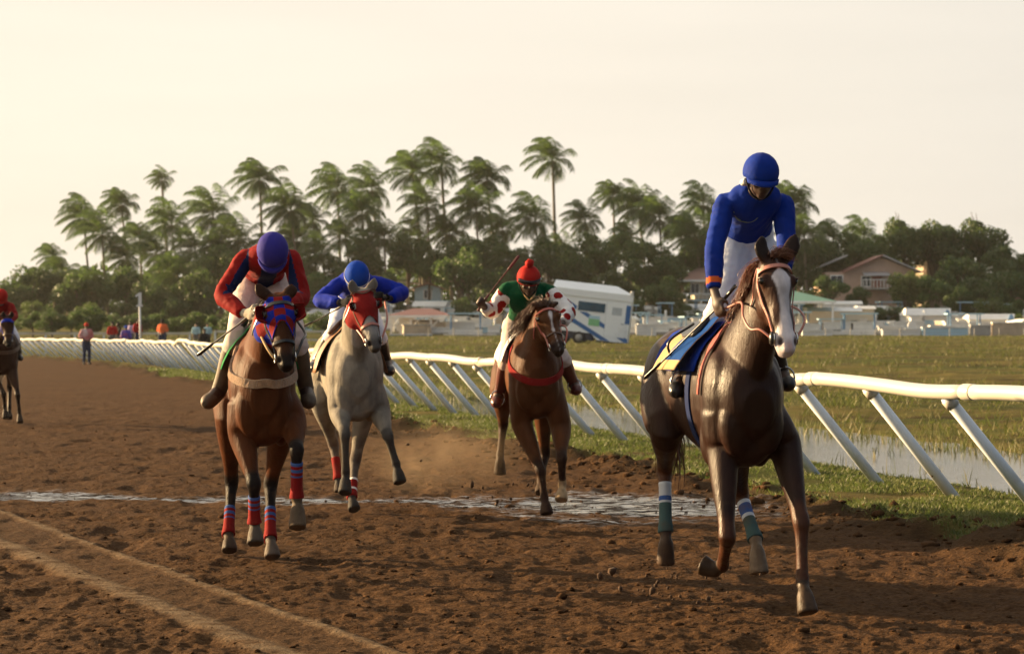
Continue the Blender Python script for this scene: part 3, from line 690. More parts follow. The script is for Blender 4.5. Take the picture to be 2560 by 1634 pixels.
def gable(root, x0, x1, y0, y1, z0, zr, mat, over=0.5, axis='x', th=0.12):
    """two sloped slabs; ridge along axis"""
    if axis == 'x':
        ym = (y0 + y1) / 2
        for ys in (y0 - over, y1 + over):
            MB().prism([(x0 - over, ym, zr), (x1 + over, ym, zr), (x1 + over, ys, z0), (x0 - over, ys, z0)], (0, 0, th)).build('roof_slope', mat, root)
    else:
        xm = (x0 + x1) / 2
        for xs in (x0 - over, x1 + over):
            MB().prism([(xm, y0 - over, zr), (xm, y1 + over, zr), (xs, y1 + over, z0), (xs, y0 - over, z0)], (0, 0, th)).build('roof_slope', mat, root)
def hip(root, x0, x1, y0, y1, z0, zr, rl, mat, name='roof'):
    xm0, xm1 = (x0 + x1) / 2 - rl / 2, (x0 + x1) / 2 + rl / 2; ym = (y0 + y1) / 2
    v = [(x0, y0, z0), (x1, y0, z0), (x1, y1, z0), (x0, y1, z0), (xm0, ym, zr), (xm1, ym, zr)]
    MB().add(v, [(0, 1, 5, 4), (1, 2, 5), (2, 3, 4, 5), (3, 0, 4), (3, 2, 1, 0)]).build(name, mat, root)
def window(root, x, y, z, w, h, n=2):
    o = MB().box((x, y, z), (w + 0.16, 0.10, h + 0.16)).build('window', H['trim'], root)
    for k in range(n): MB().box((x + (k - (n - 1) / 2) * w / n, y - 0.06, z), (w / n - 0.07, 0.04, h - 0.06)).build('pane', H['glass'], o)
    return o
def build_houses():
    Z0 = FAR_Z - 0.2
    # pink two storey house on the right
    D = 222; k = D / FPX; cx = (2150 - CX) * k
    root = empty('pink_house', (cx, D, Z0), 'pink two storey house with low red and grey sheet roof behind bushes', 'house')
    zt = lambda py, d=D: CAMZ - (py - CY) * d / FPX
    x0, x1 = (2062 - CX) * k, (2272 - CX) * k; ze, zr = zt(680), zt(640)
    MB().box(((x0 + x1) / 2, D + 4, (Z0 + ze) / 2), (x1 - x0, 8, ze - Z0)).build('wall', H['pink'], root)
    xm = (2204 - CX) * k
    MB().prism([(xm - 3.9, D - 0.08, ze), (xm + 3.9, D - 0.08, ze), (xm, D - 0.08, zr - 0.15)], (0, 8, 0)).build('gable_wall', H['pink'], root)
    for xs, mt in ((xm - 4.3, H['redroof']), (xm + 4.3, H['greyroof'])):
        MB().prism([(xm, D - 1.0, zr), (xm, D + 9, zr), (xs, D + 9, ze - 0.1), (xs, D - 1.0, ze - 0.1)], (0, 0, 0.14)).build('roof_slope', mt, root)
    xl = (2020 - CX) * k
    MB().prism([(xm - 3.6, D + 1.0, zr + 0.05), (xm - 3.6, D + 9, zr + 0.05), (xl, D + 9, zt(682)), (xl, D + 1.0, zt(682))], (0, 0, 0.12)).build('side_roof', H['greyroof'], root)
    MB().prism([(xm - 2.2, D - 1.6, zt(690)), (xm + 0.7, D - 1.6, zt(690)), (xm + 0.7, D - 0.1, zt(682)), (xm - 2.2, D - 0.1, zt(682))], (0, 0, 0.1)).build('awning', H['greyroof'], root)
    d_ = MB().box((xm - 0.5, D - 0.12, zt(705)), (0.95, 0.12, 1.35)).build('door', H['door'], root)
    window(root, xm - 1.75, D - 0.06, zt(703), 0.95, 1.1); window(root, xm - 5.0, D - 0.06, zt(700), 1.3, 1.0); window(root, xm + 2.0, D - 0.06, zt(700), 1.0, 0.9)
    MB().box((xm - 0.9, D - 1.2, zt(722)), (3.2, 2.2, 0.15)).build('balcony_floor', H['grey'], root)
    for kx in range(9): MB().box((xm - 2.4 + kx * 0.375, D - 2.25, zt(722) + 0.5), (0.06, 0.06, 0.9)).build('baluster', H['trim'], root)
    MB().box((xm - 0.9, D - 2.25, zt(722) + 0.98), (3.2, 0.08, 0.08)).build('handrail', H['trim'], root)
    # pale tank tower
    D = 236; k = D / FPX; x = (2329 - CX) * k
    root = empty('roof_building', (x, D, Z0), 'tan flat topped block rising above the bushes right of the pink house', 'building')
    zt2 = lambda py: CAMZ - (py - CY) * D / FPX
    MB().box((x, D, (Z0 + zt2(642)) / 2), (2.75, 2.6, zt2(642) - Z0), R(18)).build('wall', H['tan'], root)
    MB().box((x, D, zt2(678)), (2.95, 2.8, 0.25), R(18)).build('ledge', H['pink'], root)
    # veranda house behind the standing jockey
    D = 220; k = D / FPX; zt3 = lambda py: CAMZ - (py - CY) * D / FPX; x0, x1 = (1706 - CX) * k, (1850 - CX) * k
    root = empty('veranda_house', (x0, D, Z0), 'white house with brown hipped roof and open lower veranda behind the standing jockey', 'house')
    hip(root, x0 - 0.7, x1 + 0.6, D - 1.2, D + 7, zt3(702), zt3(668), 2.5, H['brownroof'])
    MB().box(((x0 + x1) / 2, D - 1.25, zt3(702)), (x1 - x0 + 1.4, 0.12, 0.2)).build('fascia', H['trim'], root)
    MB().box(((x0 + x1) / 2 + 0.7, D + 3.2, (zt3(704) + zt3(748)) / 2), (x1 - x0 - 1.5, 6, zt3(704) - zt3(748))).build('wall', H['cream'], root)
    for i in range(3): window(root, x0 + 1.4 + i * 1.45, D + 0.12, zt3(722), 0.9, 1.2)
    MB().box(((x0 + x1) / 2 + 0.4, D + 2.6, zt3(750)), (x1 - x0, 7.2, 0.2)).build('floor_slab', H['grey'], root)
    for i in range(5): MB().box((x0 + 0.4 + i * (x1 - x0 - 0.6) / 4, D - 0.6, (Z0 + zt3(750)) / 2), (0.28, 0.28, zt3(750) - Z0)).build('column', H['cream'], root)
    for i in range(14): MB().box((x0 + 0.4 + i * (x1 - x0 - 0.6) / 13, D - 0.8, zt3(742)), (0.06, 0.06, 0.75)).build('baluster', H['trim'], root)
    MB().box(((x0 + x1) / 2, D - 0.8, zt3(734)), (x1 - x0, 0.09, 0.09)).build('handrail', H['trim'], root)
    # blue gabled house behind the grey horse
    D = 224; k = D / FPX; zt4 = lambda py: CAMZ - (py - CY) * D / FPX; x0, x1 = (1037 - CX) * k, (1102 - CX) * k; xm = (1069 - CX) * k
    root = empty('gabled_house', (xm, D, Z0), 'pale blue gabled house with red roof right behind the blue jockey', 'house')
    MB().box((xm, D + 4, (Z0 + zt4(720)) / 2), (x1 - x0, 8, zt4(720) - Z0)).build('wall', H['blue'], root)
    MB().prism([(x0, D - 0.05, zt4(720)), (x1, D - 0.05, zt4(720)), (xm, D - 0.05, zt4(711))], (0, 8, 0)).build('gable_wall', H['blue'], root)
    gable(root, x0, x1, D, D + 8, zt4(724), zt4(709), H['redroof'], 0.5, 'y')
    MB().prism([(xm - 5.2, D + 3.9, zt4(697)), (xm - 1.2, D + 3.9, zt4(708)), (xm - 1.2, D + 8, zt4(708)), (xm - 5.2, D + 8, zt4(697))], (0, 0, 0.14)).build('wing_roof', H['greyroof'], root)
    window(root, xm, D - 0.02, zt4(735), 0.8, 0.9)
    # small red roof at the right edge
    D = 214; k = D / FPX; zt5 = lambda py: CAMZ - (py - CY) * D / FPX; xm = (2545 - CX) * k
    root = empty('low_shed', (xm, D, Z0), 'low shed with dull red gable roof at the right edge of the cemetery', 'shed')
    MB().box((xm, D + 2, (Z0 + zt5(770)) / 2), (3.0, 4, zt5(770) - Z0)).build('wall', H['cream'], root)
    gable(root, xm - 1.5, xm + 1.5, D, D + 4, zt5(772), zt5(746), H['redroof'], 0.35, 'y')
    # roof seen between the pompom jockey and the trailer
    D = 226; k = D / FPX; zt6 = lambda py: CAMZ - (py - CY) * D / FPX; xm = (1365 - CX) * k
    root = empty('low_house', (xm, D, Z0), 'low pale house with grey roof and chimney behind the pompom cap', 'house')
    MB().box((xm, D + 3, (Z0 + zt6(708)) / 2), (4.4, 6, zt6(708) - Z0)).build('wall', H['cream'], root)
    gable(root, xm - 2.2, xm + 2.2, D, D + 6, zt6(706), zt6(690), H['greyroof'], 0.5, 'x'); MB().box((xm + 0.1, D + 1.2, zt6(682)), (0.7, 0.7, 1.9)).build('chimney', H['cream'], root)
    # pavilions
    def pavilion(px0, px1, pyr, pye, pyb, D, mat, lab, rl, back=None, nposts=4, brace=True):
        k = D / FPX; z = lambda py: CAMZ - (py - CY) * D / FPX; x0, x1 = (px0 - CX) * k, (px1 - CX) * k; rt = empty('pavilion', ((x0 + x1) / 2, D, z(pyb)), lab, 'pavilion')
        dp = (x1 - x0) * 0.7
        hip(rt, x0, x1, D, D + dp, z(pye), z(pyr), rl * (x1 - x0), mat)
        for yy in (D + 0.02, D + dp): MB().box(((x0 + x1) / 2, yy, z(pye) - 0.10), (x1 - x0 - 0.1, 0.12, 0.2)).build('beam', H['trim'], rt)
        for i in range(nposts):
            xx = x0 + 0.35 + i * (x1 - x0 - 0.7) / (nposts - 1)
            for yy in (D + 0.3, D + dp - 0.3): MB().box((xx, yy, (z(pye) - 0.2 + z(pyb)) / 2), (0.16, 0.16, z(pye) - 0.2 - z(pyb))).build('post', H['trim'], rt)
            if brace and i < nposts - 1: MB().bar((xx + 0.1, D + 0.3, z(pye) - 1.1), (xx + 0.8, D + 0.3, z(pye) - 0.3), 0.05).build('brace', H['trim'], rt)
        return rt, x0, x1, z, dp
    rt, x0, x1, z, dp = pavilion(968, 1136, 770, 788, 842, 186, H['redroof'], 'red hip roofed open pavilion beside the grey horse', 0.28)
    MB().box((x0 + 1.55, 186 + 1.2, z(818)), (1.0, 0.2, 1.75)).build('wall_panel', H['white'], rt); MB().box((x0 + 3.4, 186 + dp - 0.6, z(820)), (2.6, 0.25, 1.6)).build('back_wall', H['grey'], rt)
    pavilion(1820, 2092, 718, 752, 838, 190, H['greenroof'], 'green hip roofed pavilion behind the white blazed head', 0.1, nposts=4, brace=False)
    pavilion(766, 828, 772, 782, 845, 205, H['greyroof'], 'small grey topped shelter between the left jockeys', 0.5, nposts=3, brace=False)
build_houses()

# ------------------------------------------------------------------ cemetery
def build_cemetery():
    r = np.random.default_rng(5); ZC = 0.80
    def slab():
        rt = empty('tomb', (0, 0, 0)); MB().box((0, 0, 0.12), (2.5, 1.25, 0.24)).build('plinth', H['grey'], rt); MB().box((0, 0, 0.50), (2.25, 1.0, 0.54), taper=0.98).build('chest', H['white'], rt); MB().box((0, 0, 0.82), (2.4, 1.12, 0.10)).build('lid', H['white'], rt); return rt
    def headed():
        rt = empty('tomb', (0, 0, 0)); MB().box((0, 0, 0.28), (2.2, 1.0, 0.56)).build('chest', H['sky'], rt); MB().box((0, 0, 0.61), (2.3, 1.08, 0.09)).build('lid', H['white'], rt)
        pts = [(-1.1, -0.42, 0.62), (-1.1, 0.42, 0.62), (-1.1, 0.42, 1.1), (-1.1, 0.22, 1.35), (-1.1, -0.22, 1.35), (-1.1, -0.42, 1.1)]; MB().prism(pts, (0.16, 0, 0)).build('headstone', H['white'], rt); return rt
    def vault():
        rt = empty('tomb', (0, 0, 0)); MB().box((0, 0, 0.45), (2.6, 1.4, 0.9)).build('wall', H['white'], rt)
        pts = [(-1.4, -0.8, 0.9), (-1.4, 0.8, 0.9), (-1.4, 0.45, 1.2), (-1.4, 0, 1.32), (-1.4, -0.45, 1.2)]; MB().prism(pts, (2.8, 0, 0)).build('vault_roof', H['white'], rt); MB().box((0.6, -0.72, 0.45), (0.6, 0.06, 0.6)).build('door', H['dark_door'], rt); return rt
    def tanbox():
        rt = empty('tomb', (0, 0, 0)); MB().box((0, 0, 0.42), (2.4, 1.2, 0.84), taper=0.96).build('chest', H['tan'], rt); MB().box((0, 0, 0.88), (2.5, 1.28, 0.10)).build('lid', H['grey'], rt); return rt
    def kerbed():
        rt = empty('tomb', (0, 0, 0))
        for s in (-1, 1): MB().box((0, 0.55 * s, 0.2), (2.4, 0.14, 0.4)).build('kerb', H['white'], rt); MB().box((1.13 * s, 0, 0.2), (0.14, 0.96, 0.4)).build('kerb', H['white'], rt)
        for sx in (-1, 1):
            for sy in (-1, 1): MB().bar((1.05 * sx, 0.5 * sy, 0.4), (1.05 * sx, 0.5 * sy, 1.5), 0.05).build('post', H['teal'], rt)
        MB().box((0, 0, 1.54), (2.6, 1.4, 0.09)).build('canopy', H['sky'], rt); MB().box((0, 0, 0.25), (2.0, 0.8, 0.3)).build('chest', H['trim'], rt); return rt
    kinds = [(slab, 'whitewashed chest tomb with flat lid in the cemetery', 'flat lidded white tombs'), (headed, 'pale blue tomb with white headstone in the cemetery', 'pale blue headstone tombs'), (vault, 'white vaulted tomb with small dark door in the cemetery', 'white vaulted tombs'), (tanbox, 'weathered tan chest tomb in the cemetery', 'weathered tan tombs'), (kerbed, 'kerbed grave under flat blue canopy in the cemetery', 'canopied graves')]
    protos = [k[0]() for k in kinds]; used = [False] * 5
    def put(i, x, y, rz, s, row):
        o = protos[i] if not used[i] else copy_tree(protos[i]); used[i] = True
        o.location = (x, y, ground_z(x, y) - 0.06); o.rotation_euler = (0, 0, rz); o.scale = (s, s, s); tag(o, kinds[i][1].replace('in the cemetery', f"in {('front', 'second', 'third', 'fourth', 'fifth', 'sixth', 'seventh', 'rearmost')[row]} row {'left of trailer' if x < 4 else 'right of trailer' if x < 26 else 'far right'}"), 'tomb', kinds[i][2])
    for row in range(8):
        D = 185 + row * 4.6
        lo, hi = (690, 2620) if row > 1 else (1010, 2600)
        px = lo + r.uniform(0, 40)
        while px < hi:
            i = int(r.choice(5, p=[.44, .18, .16, .13, .09])); s = r.uniform(0.8, 1.35)
            if not (row < 2 and 1390 < px < 1560): put(i, (px - CX) * D / FPX, D + r.uniform(-.8, .8), r.normal(0, .12) + (math.pi / 2 if r.random() < .18 else 0), s, row)
            px += r.uniform(44, 84) * (1 + (0.9 if 1180 < px < 1340 else 0))
    # a few large ones one can point to
    def mauso(px0, px1, pyt, pye, D, lab, col, roofm):
        k = D / FPX; x0, x1 = (px0 - CX) * k, (px1 - CX) * k; z = lambda py: CAMZ - (py - CY) * D / FPX; rt = empty('mausoleum', ((x0 + x1) / 2, D, ZC - .1), lab, 'tomb')
        MB().box(((x0 + x1) / 2, D + 1.5, (z(pye) + ZC - .1) / 2), (x1 - x0, 3, z(pye) - ZC + .1)).build('wall', col, rt)
        ym0, ym1 = D - 0.25, D + 3.25
        MB().prism([(x0 - .2, ym0, z(pye)), (x1 + .2, ym0, z(pye)), (x1 + .2, ym0 + .9, z(pyt)), (x0 - .2, ym0 + .9, z(pyt))][::1], (0, 2.4, 0)).build('roof', roofm, rt) if False else None
        pts = [(x0 - .2, ym0, z(pye)), (x0 - .2, ym1, z(pye)), (x0 - .2, ym1 - .9, z(pyt)), (x0 - .2, ym0 + .9, z(pyt))]
        MB().prism(pts, (x1 - x0 + .4, 0, 0)).build('roof', roofm, rt)
        MB().box((x1 - 0.55, D - 0.03, ZC + 0.75), (0.6, 0.08, 1.3)).build('door', H['dark_door'], rt)
    mauso(2024, 2150, 768, 778, 192, 'large cream mausoleum with white roof under the green pavilion', H['cream'], H['white'])
    mauso(2150, 2185, 764, 772, 200, 'narrow cream mausoleum behind the large one', H['cream'], H['white'])
    mauso(2046, 2152, 752, 760, 204, 'tall white mausoleum roof behind the cream one', H['white'], H['white'])
    def long_roof(px0, px1, pyt, pyb, D, lab):
        k = D / FPX; x0, x1 = (px0 - CX) * k, (px1 - CX) * k; z = lambda py: CAMZ - (py - CY) * D / FPX; rt = empty('covered_tomb', ((x0 + x1) / 2, D, ZC - .1), lab, 'tomb')
        pts = [(x0, D - .2, z(pyb)), (x0, D + 3.0, z(pyb)), (x0 + .3, D + 1.8, z(pyt)), (x0 + .3, D + 1.0, z(pyt))]; MB().prism(pts, (x1 - x0, 0, 0)).build('roof', H['white'], rt)
        MB().box(((x0 + x1) / 2, D + 1.4, (z(pyb) + ZC - .1) / 2), (x1 - x0 - .4, 2.4, z(pyb) - ZC + .1)).build('wall', H['white'], rt); MB().box((x1 - .3, D - .1, (z(pyt) + z(pyb)) / 2 - .1), (.7, .2, .6), taper=.4).build('gable_panel', H['teal'], rt)
    long_roof(2262, 2375, 770, 788, 198, 'long white covered tomb with blue gable end right of the cream mausoleum')
    long_roof(2420, 2535, 784, 798, 192, 'long low rounded white tomb at the right of the cemetery')
    D = 181; k = D / FPX
    for px0, px1, pyt, mat, lab in ((2205, 2300, 824, H['white'], 'low white grave wall at the edge of the field'), (2305, 2418, 818, H['sky'], 'pale blue grave wall at the edge of the field'), (2425, 2475, 812, H['grey'], 'grey grave wall block at the field edge'), (2480, 2560, 806, H['tan'], 'tan grave wall at the right end of the field edge'), (2005, 2080, 826, H['white'], 'white grave wall below the blazed horse muzzle'),
                                    (975, 1080, 838, H['teal'], 'blue grave kerb in front of the red pavilion'), (1110, 1240, 840, H['white'], 'long white kerb in front of the tombs right of the red pavilion'), (1590, 1640, 812, H['white'], 'white grave block right of the trailer')):
        x0, x1 = (px0 - CX) * k, (px1 - CX) * k; zt_ = CAMZ - (pyt - CY) * k; rt = empty('grave_wall', ((x0 + x1) / 2, D, ZC - .1), lab, 'wall'); MB().box(((x0 + x1) / 2, D, (zt_ + ZC - .1) / 2), (x1 - x0, .5, max(zt_ - ZC + .1, .25))).build('wall', mat, rt); MB().box(((x0 + x1) / 2, D, max(zt_, ZC + .15)), (x1 - x0 + .12, .62, .08)).build('coping', H['trim'], rt)
    n = 26
    rt = empty('cemetery_fence', ((1580 - CX) * .036, 178, .7), 'thin grey post and wire fence along the cemetery front', 'fence')
    for i in range(n): MB().bar(P(1010 + i * 62, 0, 178)[:2].tolist() + [.7], P(1010 + i * 62, 0, 178)[:2].tolist() + [1.5], 0.04, 6).build('post', H['grey'], rt)
    for z in (1.1, 1.42): MB().bar(P(1010, 0, 178)[:2].tolist() + [z], P(1010 + (n - 1) * 62, 0, 178)[:2].tolist() + [z], 0.012, 5).build('wire', H['grey'], rt)
build_cemetery()

# ------------------------------------------------------------------ trailer
def text_part(name, body, mat, parent, loc, size, rot=(R(90), 0, 0), ext=0.004, sx=1.0):
    c = bpy.data.curves.new(name, 'FONT'); c.body = body; c.size = size; c.extrude = ext; c.align_x = 'CENTER'; c.align_y = 'CENTER'
    o = bpy.data.objects.new(name, c); COL.objects.link(o)
    dg = bpy.context.evaluated_depsgraph_get(); me = bpy.data.meshes.new_from_object(o.evaluated_get(dg)); bpy.data.objects.remove(o)
    me.materials.clear(); me.materials.append(mat); o = link(name, me, parent); o.location = loc; o.rotation_euler = rot; o.scale = (sx, 1, 1); return o
def build_trailer():
    D = 113.0; gz = ground_z(5.4, D); k = D / FPX
    paint = simple('trailer_paint', (0.84, 0.88, 0.90), 0.35, 0.04, 1.0, dirt=((0.5, 0.5, 0.48), 0.62)); blue = simple('stripe_blue', (0.025, 0.13, 0.36), 0.4, 0.1, 2); dark = simple('trailer_under', (0.02, 0.03, 0.06), 0.6, 0.2, 2)
    tyre = simple('tyre_rubber', (0.03, 0.03, 0.03), 0.85, 0.2, 5); rim = simple('wheel_rim', (0.30, 0.29, 0.27), 0.5, 0.2, 5); green = simple('green_sticker', (0.22, 0.52, 0.26), 0.6, 0.1, 3); wglass = simple('trailer_window', (0.015, 0.06, 0.10), 0.1, 0.4, 1.2); grey = simple('print_grey', (0.45, 0.50, 0.54), 0.6, 0.1, 3)
    # local frame: x along the side (photo right = front, nose down), y depth, z up; tilted nose down
    L0 = (1370 - CX) * k
    root = empty('box_trailer', (L0, D, gz), 'white box trailer with two blue diagonal stripes, nose resting low', 'trailer')
    tilt = R(6.5); ca, sa = math.cos(tilt), math.sin(tilt); yaw = R(-6)
    def T(x, y, z):     # side coords -> world
        xx = x * ca + z * sa; zz = -x * sa + z * ca
        return (L0 + xx * math.cos(yaw) - y * math.sin(yaw), D + xx * math.sin(yaw) + y * math.cos(yaw), gz + 0.25 + zz)
    def tb(name, x0, x1, y0, y1, z0, z1, mat, par=None):
        v = [T(x, y, z) for z in (z0, z1) for x, y in ((x0, y0), (x1, y0), (x1, y1), (x0, y1))]
        return MB().add(v, [(3, 2, 1, 0), (4, 5, 6, 7), (0, 1, 5, 4), (1, 2, 6, 5), (2, 3, 7, 6), (3, 0, 4, 7)]).build(name, mat, par or root)
    def tp(name, poly, y0, y1, mat, par=None):
        return MB().prism([T(x, y0, z) for x, z in poly], tuple(np.subtract(T(0, y1, 0), T(0, y0, 0)))).build(name, mat, par or root)
    Lx = 4.45
    body = tp('body', [(0, 0.62), (2.35, 0.62), (2.75, 0.28), (Lx, 0.28), (Lx, 3.02), (0, 3.02)], 0, 2.3, paint)
    v = [T(-.04, -.05, 3.0), T(Lx + .04, -.05, 3.0), T(Lx + .04, 2.35, 3.0), T(-.04, 2.35, 3.0), T(0, 0.7, 3.42), T(Lx - 0.95, 0.7, 3.42), T(Lx - 0.95, 1.6, 3.42), T(0, 1.6, 3.42)]
    MB().add(v, [(0, 1, 5, 4), (1, 2, 6, 5), (2, 3, 7, 6), (3, 0, 4, 7), (4, 5, 6, 7), (3, 2, 1, 0)]).build('roof', paint, root)
    tb('roof_edge', -.06, Lx + .06, -.06, -.004, 2.62, 3.0, paint)
    for dz in (0, -0.98):
        a = (0.12, 2.86 + dz); b = (Lx - 0.02, 0.30 + dz * 0.0 if dz == 0 else 0.30)
        if dz == 0: poly = [(0.06, 2.60), (0.42, 2.60), (Lx, 0.50), (Lx, 0.30), (Lx - 0.18, 0.30)]
        else: poly = [(0.0, 2.02), (0.0, 1.72), (2.98, 0.30), (3.46, 0.30)]
        tp('stripe', poly, -0.012, -0.004, blue)
    w = tb('window', 1.42, 3.08, -0.02, -0.005, 1.78, 2.42, paint); tb('pane', 1.48, 3.02, -0.03, -0.021, 1.84, 2.36, wglass, w)
    d = tb('door', 3.10, 4.25, -0.02, -0.004, 0.55, 2.52, paint); tb('handle', 3.98, 4.16, -0.05, -0.021, 1.30, 1.36, grey, d); tb('notice', 3.42, 3.98, -0.026, -0.021, 1.78, 2.22, grey, d)
    tb('door_gap', 3.085, 3.10, -0.008, -0.003, 0.5, 2.55, grey)
    tb('corner_panel', 4.20, Lx + .01, -.022, -0.004, 1.35, 2.4, blue)
    s = tb('sticker', 2.16, 2.78, -0.016, -0.005, 1.06, 1.62, H['sky']); tb('sticker_print', 2.16, 2.78, -0.022, -0.0165, 1.06, 1.44, green, s)
    tb('underframe', -.1, 2.5, 0.1, 2.2, 0.20, 0.60, dark); tb('front_skirt', 2.7, Lx, 0.08, 2.2, 0.12, 0.30, dark)
    tb('tow_bar', Lx, Lx + 1.5, 1.0, 1.2, 0.10, 0.20, grey)
    MB().bar(T(Lx - .02, -.05, 3.0), T(Lx - .02, -.05, 3.22), 0.09).build('marker_lamp', H['trim'], root)
    for wx in (0.75, 1.75):
        for wy in (-0.02, 2.05):
            c = np.array(T(wx, wy, 0)); c[2] = gz + 0.36; ax = np.subtract(T(0, 1, 0), T(0, 0, 0)); ax[2] = 0
            vv, ff = tube([c - ax * 0.0, c + ax * 0.03, c + ax * 0.20, c + ax * 0.23], [0.32, 0.36, 0.36, 0.32], 20, 1); wh = MB().add(vv, ff).build('wheel', tyre, root, True)
            vv, ff = tube([c - ax * 0.02, c + ax * 0.01], [0.20, 0.21], 16, 1); MB().add(vv, ff).build('rim', rim, wh, True)
build_trailer()

# number post
def build_sign():
    D = 106.0; b = P(352, 0, D); gz = 0.25; k = D / FPX
    m = simple('sign_white', (0.66, 0.68, 0.70), 0.6, 0.06, 3)
    root = empty('number_post', (b[0], D, gz), 'tall grey post carrying a white cut-out figure 1 beyond the rail', 'sign')
    zt = lambda py: CAMZ - (py - CY) * k
    MB().bar((b[0], D, gz - .2), (b[0] - 0.06, D, zt(764)), 0.055, 10).build('post', m, root, True)
    x0 = b[0] - 0.08; s = (zt(731) - zt(766)) 
    poly = [(-0.22, 0.0), (0.26, 0.0), (0.26, 0.11), (0.17, 0.13), (0.17, 1.0), (0.0, 1.0), (-0.28, 0.80), (-0.28, 0.68), (-0.06, 0.76), (-0.06, 0.13), (-0.22, 0.11)]
    MB().prism([(x0 + x * s * 0.95, D - 0.06, zt(766) + z * s) for x, z in poly], (0, 0.06, 0)).build('figure_one', m, root)
build_sign()
# ------------------------------------------------------------------ horses and riders: builders
def cloth(name, col, rough=0.6, var=0.12, scale=9, bstr=0.45, bdist=0.014, sheen=0.03, bscale=13, dirt=None):
    return simple(name, col, max(rough, .72), var, scale, bstr, bdist, 0.05, sheen=sheen, bscale=bscale, dirt=dirt)
MAT = dict(
    leather_black=simple('black_leather', (0.014, 0.013, 0.013), 0.32, 0.3, 12, 0.2, 0.004), leather_brown=simple('brown_leather', (0.085, 0.038, 0.018), 0.42, 0.3, 12, 0.2, 0.004), tan=simple('tan_leather', (0.30, 0.14, 0.06), 0.5, 0.25, 10, 0.2, 0.004),
    rubber_red=simple('red_rubber', (0.36, 0.085, 0.06), 0.4, 0.2, 14, 0.1, 0.003), pink=simple('pink_leather', (0.42, 0.16, 0.12), 0.45, 0.2, 14), steel=simple('bit_steel', (0.55, 0.54, 0.52), 0.25, 0.1, 10, metal=1.0),
    white_breech=cloth('white_breeches', (0.76, 0.76, 0.80)), mud_breech=cloth('muddy_breeches', (0.62, 0.52, 0.47), dirt=((0.33, 0.20, 0.12), 0.50)), royal=cloth('royal_blue_silk', (0.008, 0.030, 0.235), 0.42, 0.2), royal2=cloth('bright_blue_silk', (0.009, 0.026, 0.30), 0.36, 0.2),
    red=cloth('red_silk', (0.24, 0.011, 0.010), 0.45, 0.2), navy=cloth('navy_silk', (0.012, 0.022, 0.075), 0.5, 0.2), green=cloth('green_silk', (0.006, 0.070, 0.028), 0.42, 0.2), orange_cuff=cloth('orange_cuff', (0.62, 0.12, 0.03)), white=cloth('white_silk', (0.74, 0.72, 0.70)),
    purple=cloth('purple_cap_cover', (0.040, 0.034, 0.23), 0.5), cap_blue=cloth('blue_cap_cover', (0.010, 0.058, 0.36), 0.4), cap_red=cloth('red_cap_cover', (0.38, 0.018, 0.014), 0.55), cream=cloth('cream_cloth', (0.42, 0.29, 0.145)), cloth_blue=cloth('blue_saddle_cloth', (0.004, 0.045, 0.19)), cloth_green=cloth('green_saddle_cloth', (0.015, 0.20, 0.05)),
    fleece=simple('sheepskin', (0.46, 0.27, 0.14), 0.95, 0.4, 30, 1.0, 0.03, sheen=0.5), glove=simple('pale_glove', (0.42, 0.36, 0.27), 0.8, 0.2, 12), black=cloth('black_cloth', (0.016, 0.016, 0.018)), eye=simple('dark_eye', (0.010, 0.007, 0.006), 0.06, 0.1, 5), eyewhite=simple('eye_white', (0.6, 0.56, 0.5), 0.3, 0.05, 5),
    skin=simple('brown_skin', (0.055, 0.028, 0.018), 0.5, 0.15, 8), band_red=cloth('red_bandage', (0.22, 0.014, 0.013), 0.8, dirt=((0.12, 0.05, 0.03), 0.60)), band_blue=cloth('blue_bandage', (0.05, 0.10, 0.27), 0.8, dirt=((0.13, 0.075, 0.045), 0.58)), band_teal=cloth('teal_bandage', (0.055, 0.095, 0.092), 0.8, dirt=((0.10, 0.065, 0.04), 0.5)), band_tape=simple('silver_tape', (0.45, 0.47, 0.50), 0.35, 0.2, 6), goggle=simple('dark_goggles', (0.01, 0.01, 0.012), 0.08, 0.1, 4), boot_red=simple('oxblood_boot', (0.10, 0.018, 0.012), 0.4, 0.25, 9, 0.2, 0.005), boot_mud=simple('muddy_boot', (0.085, 0.055, 0.03), 0.65, 0.4, 7, 0.3, 0.008),
)
def coat_mat(name, rough=0.36, spec=0.35, sheen=0.0, bstr=0.16):
    m, t, b, o = new_mat(name); v = coords(t, (1, 1, 0.35))
    a = t.nodes.new('ShaderNodeAttribute'); a.attribute_name = 'Col'
    n = noise_tex(t, v, 7.0, 5, 0.6); n2 = noise_tex(t, v, 60.0, 3, 0.6)
    var = ramp(t, n, [(0.3, 0.60), (0.7, 1.32)]); col = mixc(t, 1.0, a.outputs['Color'], var, 'MULTIPLY'); t.links.new(col, b.inputs['Base Color'])
    t.links.new(ramp(t, n, [(0.35, rough - 0.07), (0.7, rough + 0.13)]), b.inputs['Roughness'])
    b.inputs['Specular IOR Level'].default_value = spec; b.inputs['Sheen Weight'].default_value = sheen; b.inputs['Sheen Roughness'].default_value = 0.35
    n3 = noise_tex(t, coords(t, (1, 1, .22)), 48.0, 5, .7); h = t.nodes.new('ShaderNodeMath'); h.operation = 'ADD'; t.links.new(n3, h.inputs[0]); s = t.nodes.new('ShaderNodeMath'); s.operation = 'MULTIPLY'; s.inputs[1].default_value = 0.25; t.links.new(n2, s.inputs[0]); t.links.new(s.outputs[0], h.inputs[1])
    bump(t, b, h.outputs[0], bstr, 0.03); return m
def hair_mat(name, c):
    return simple(name, c, 0.45, 0.4, 22, 0.0)

def seg_t(p, a, b):
    d = b - a; t = np.clip(((p - a) @ d) / (d @ d + 1e-12), 0, 1); return t, np.linalg.norm(p - (a + t[:, None] * d), axis=1)

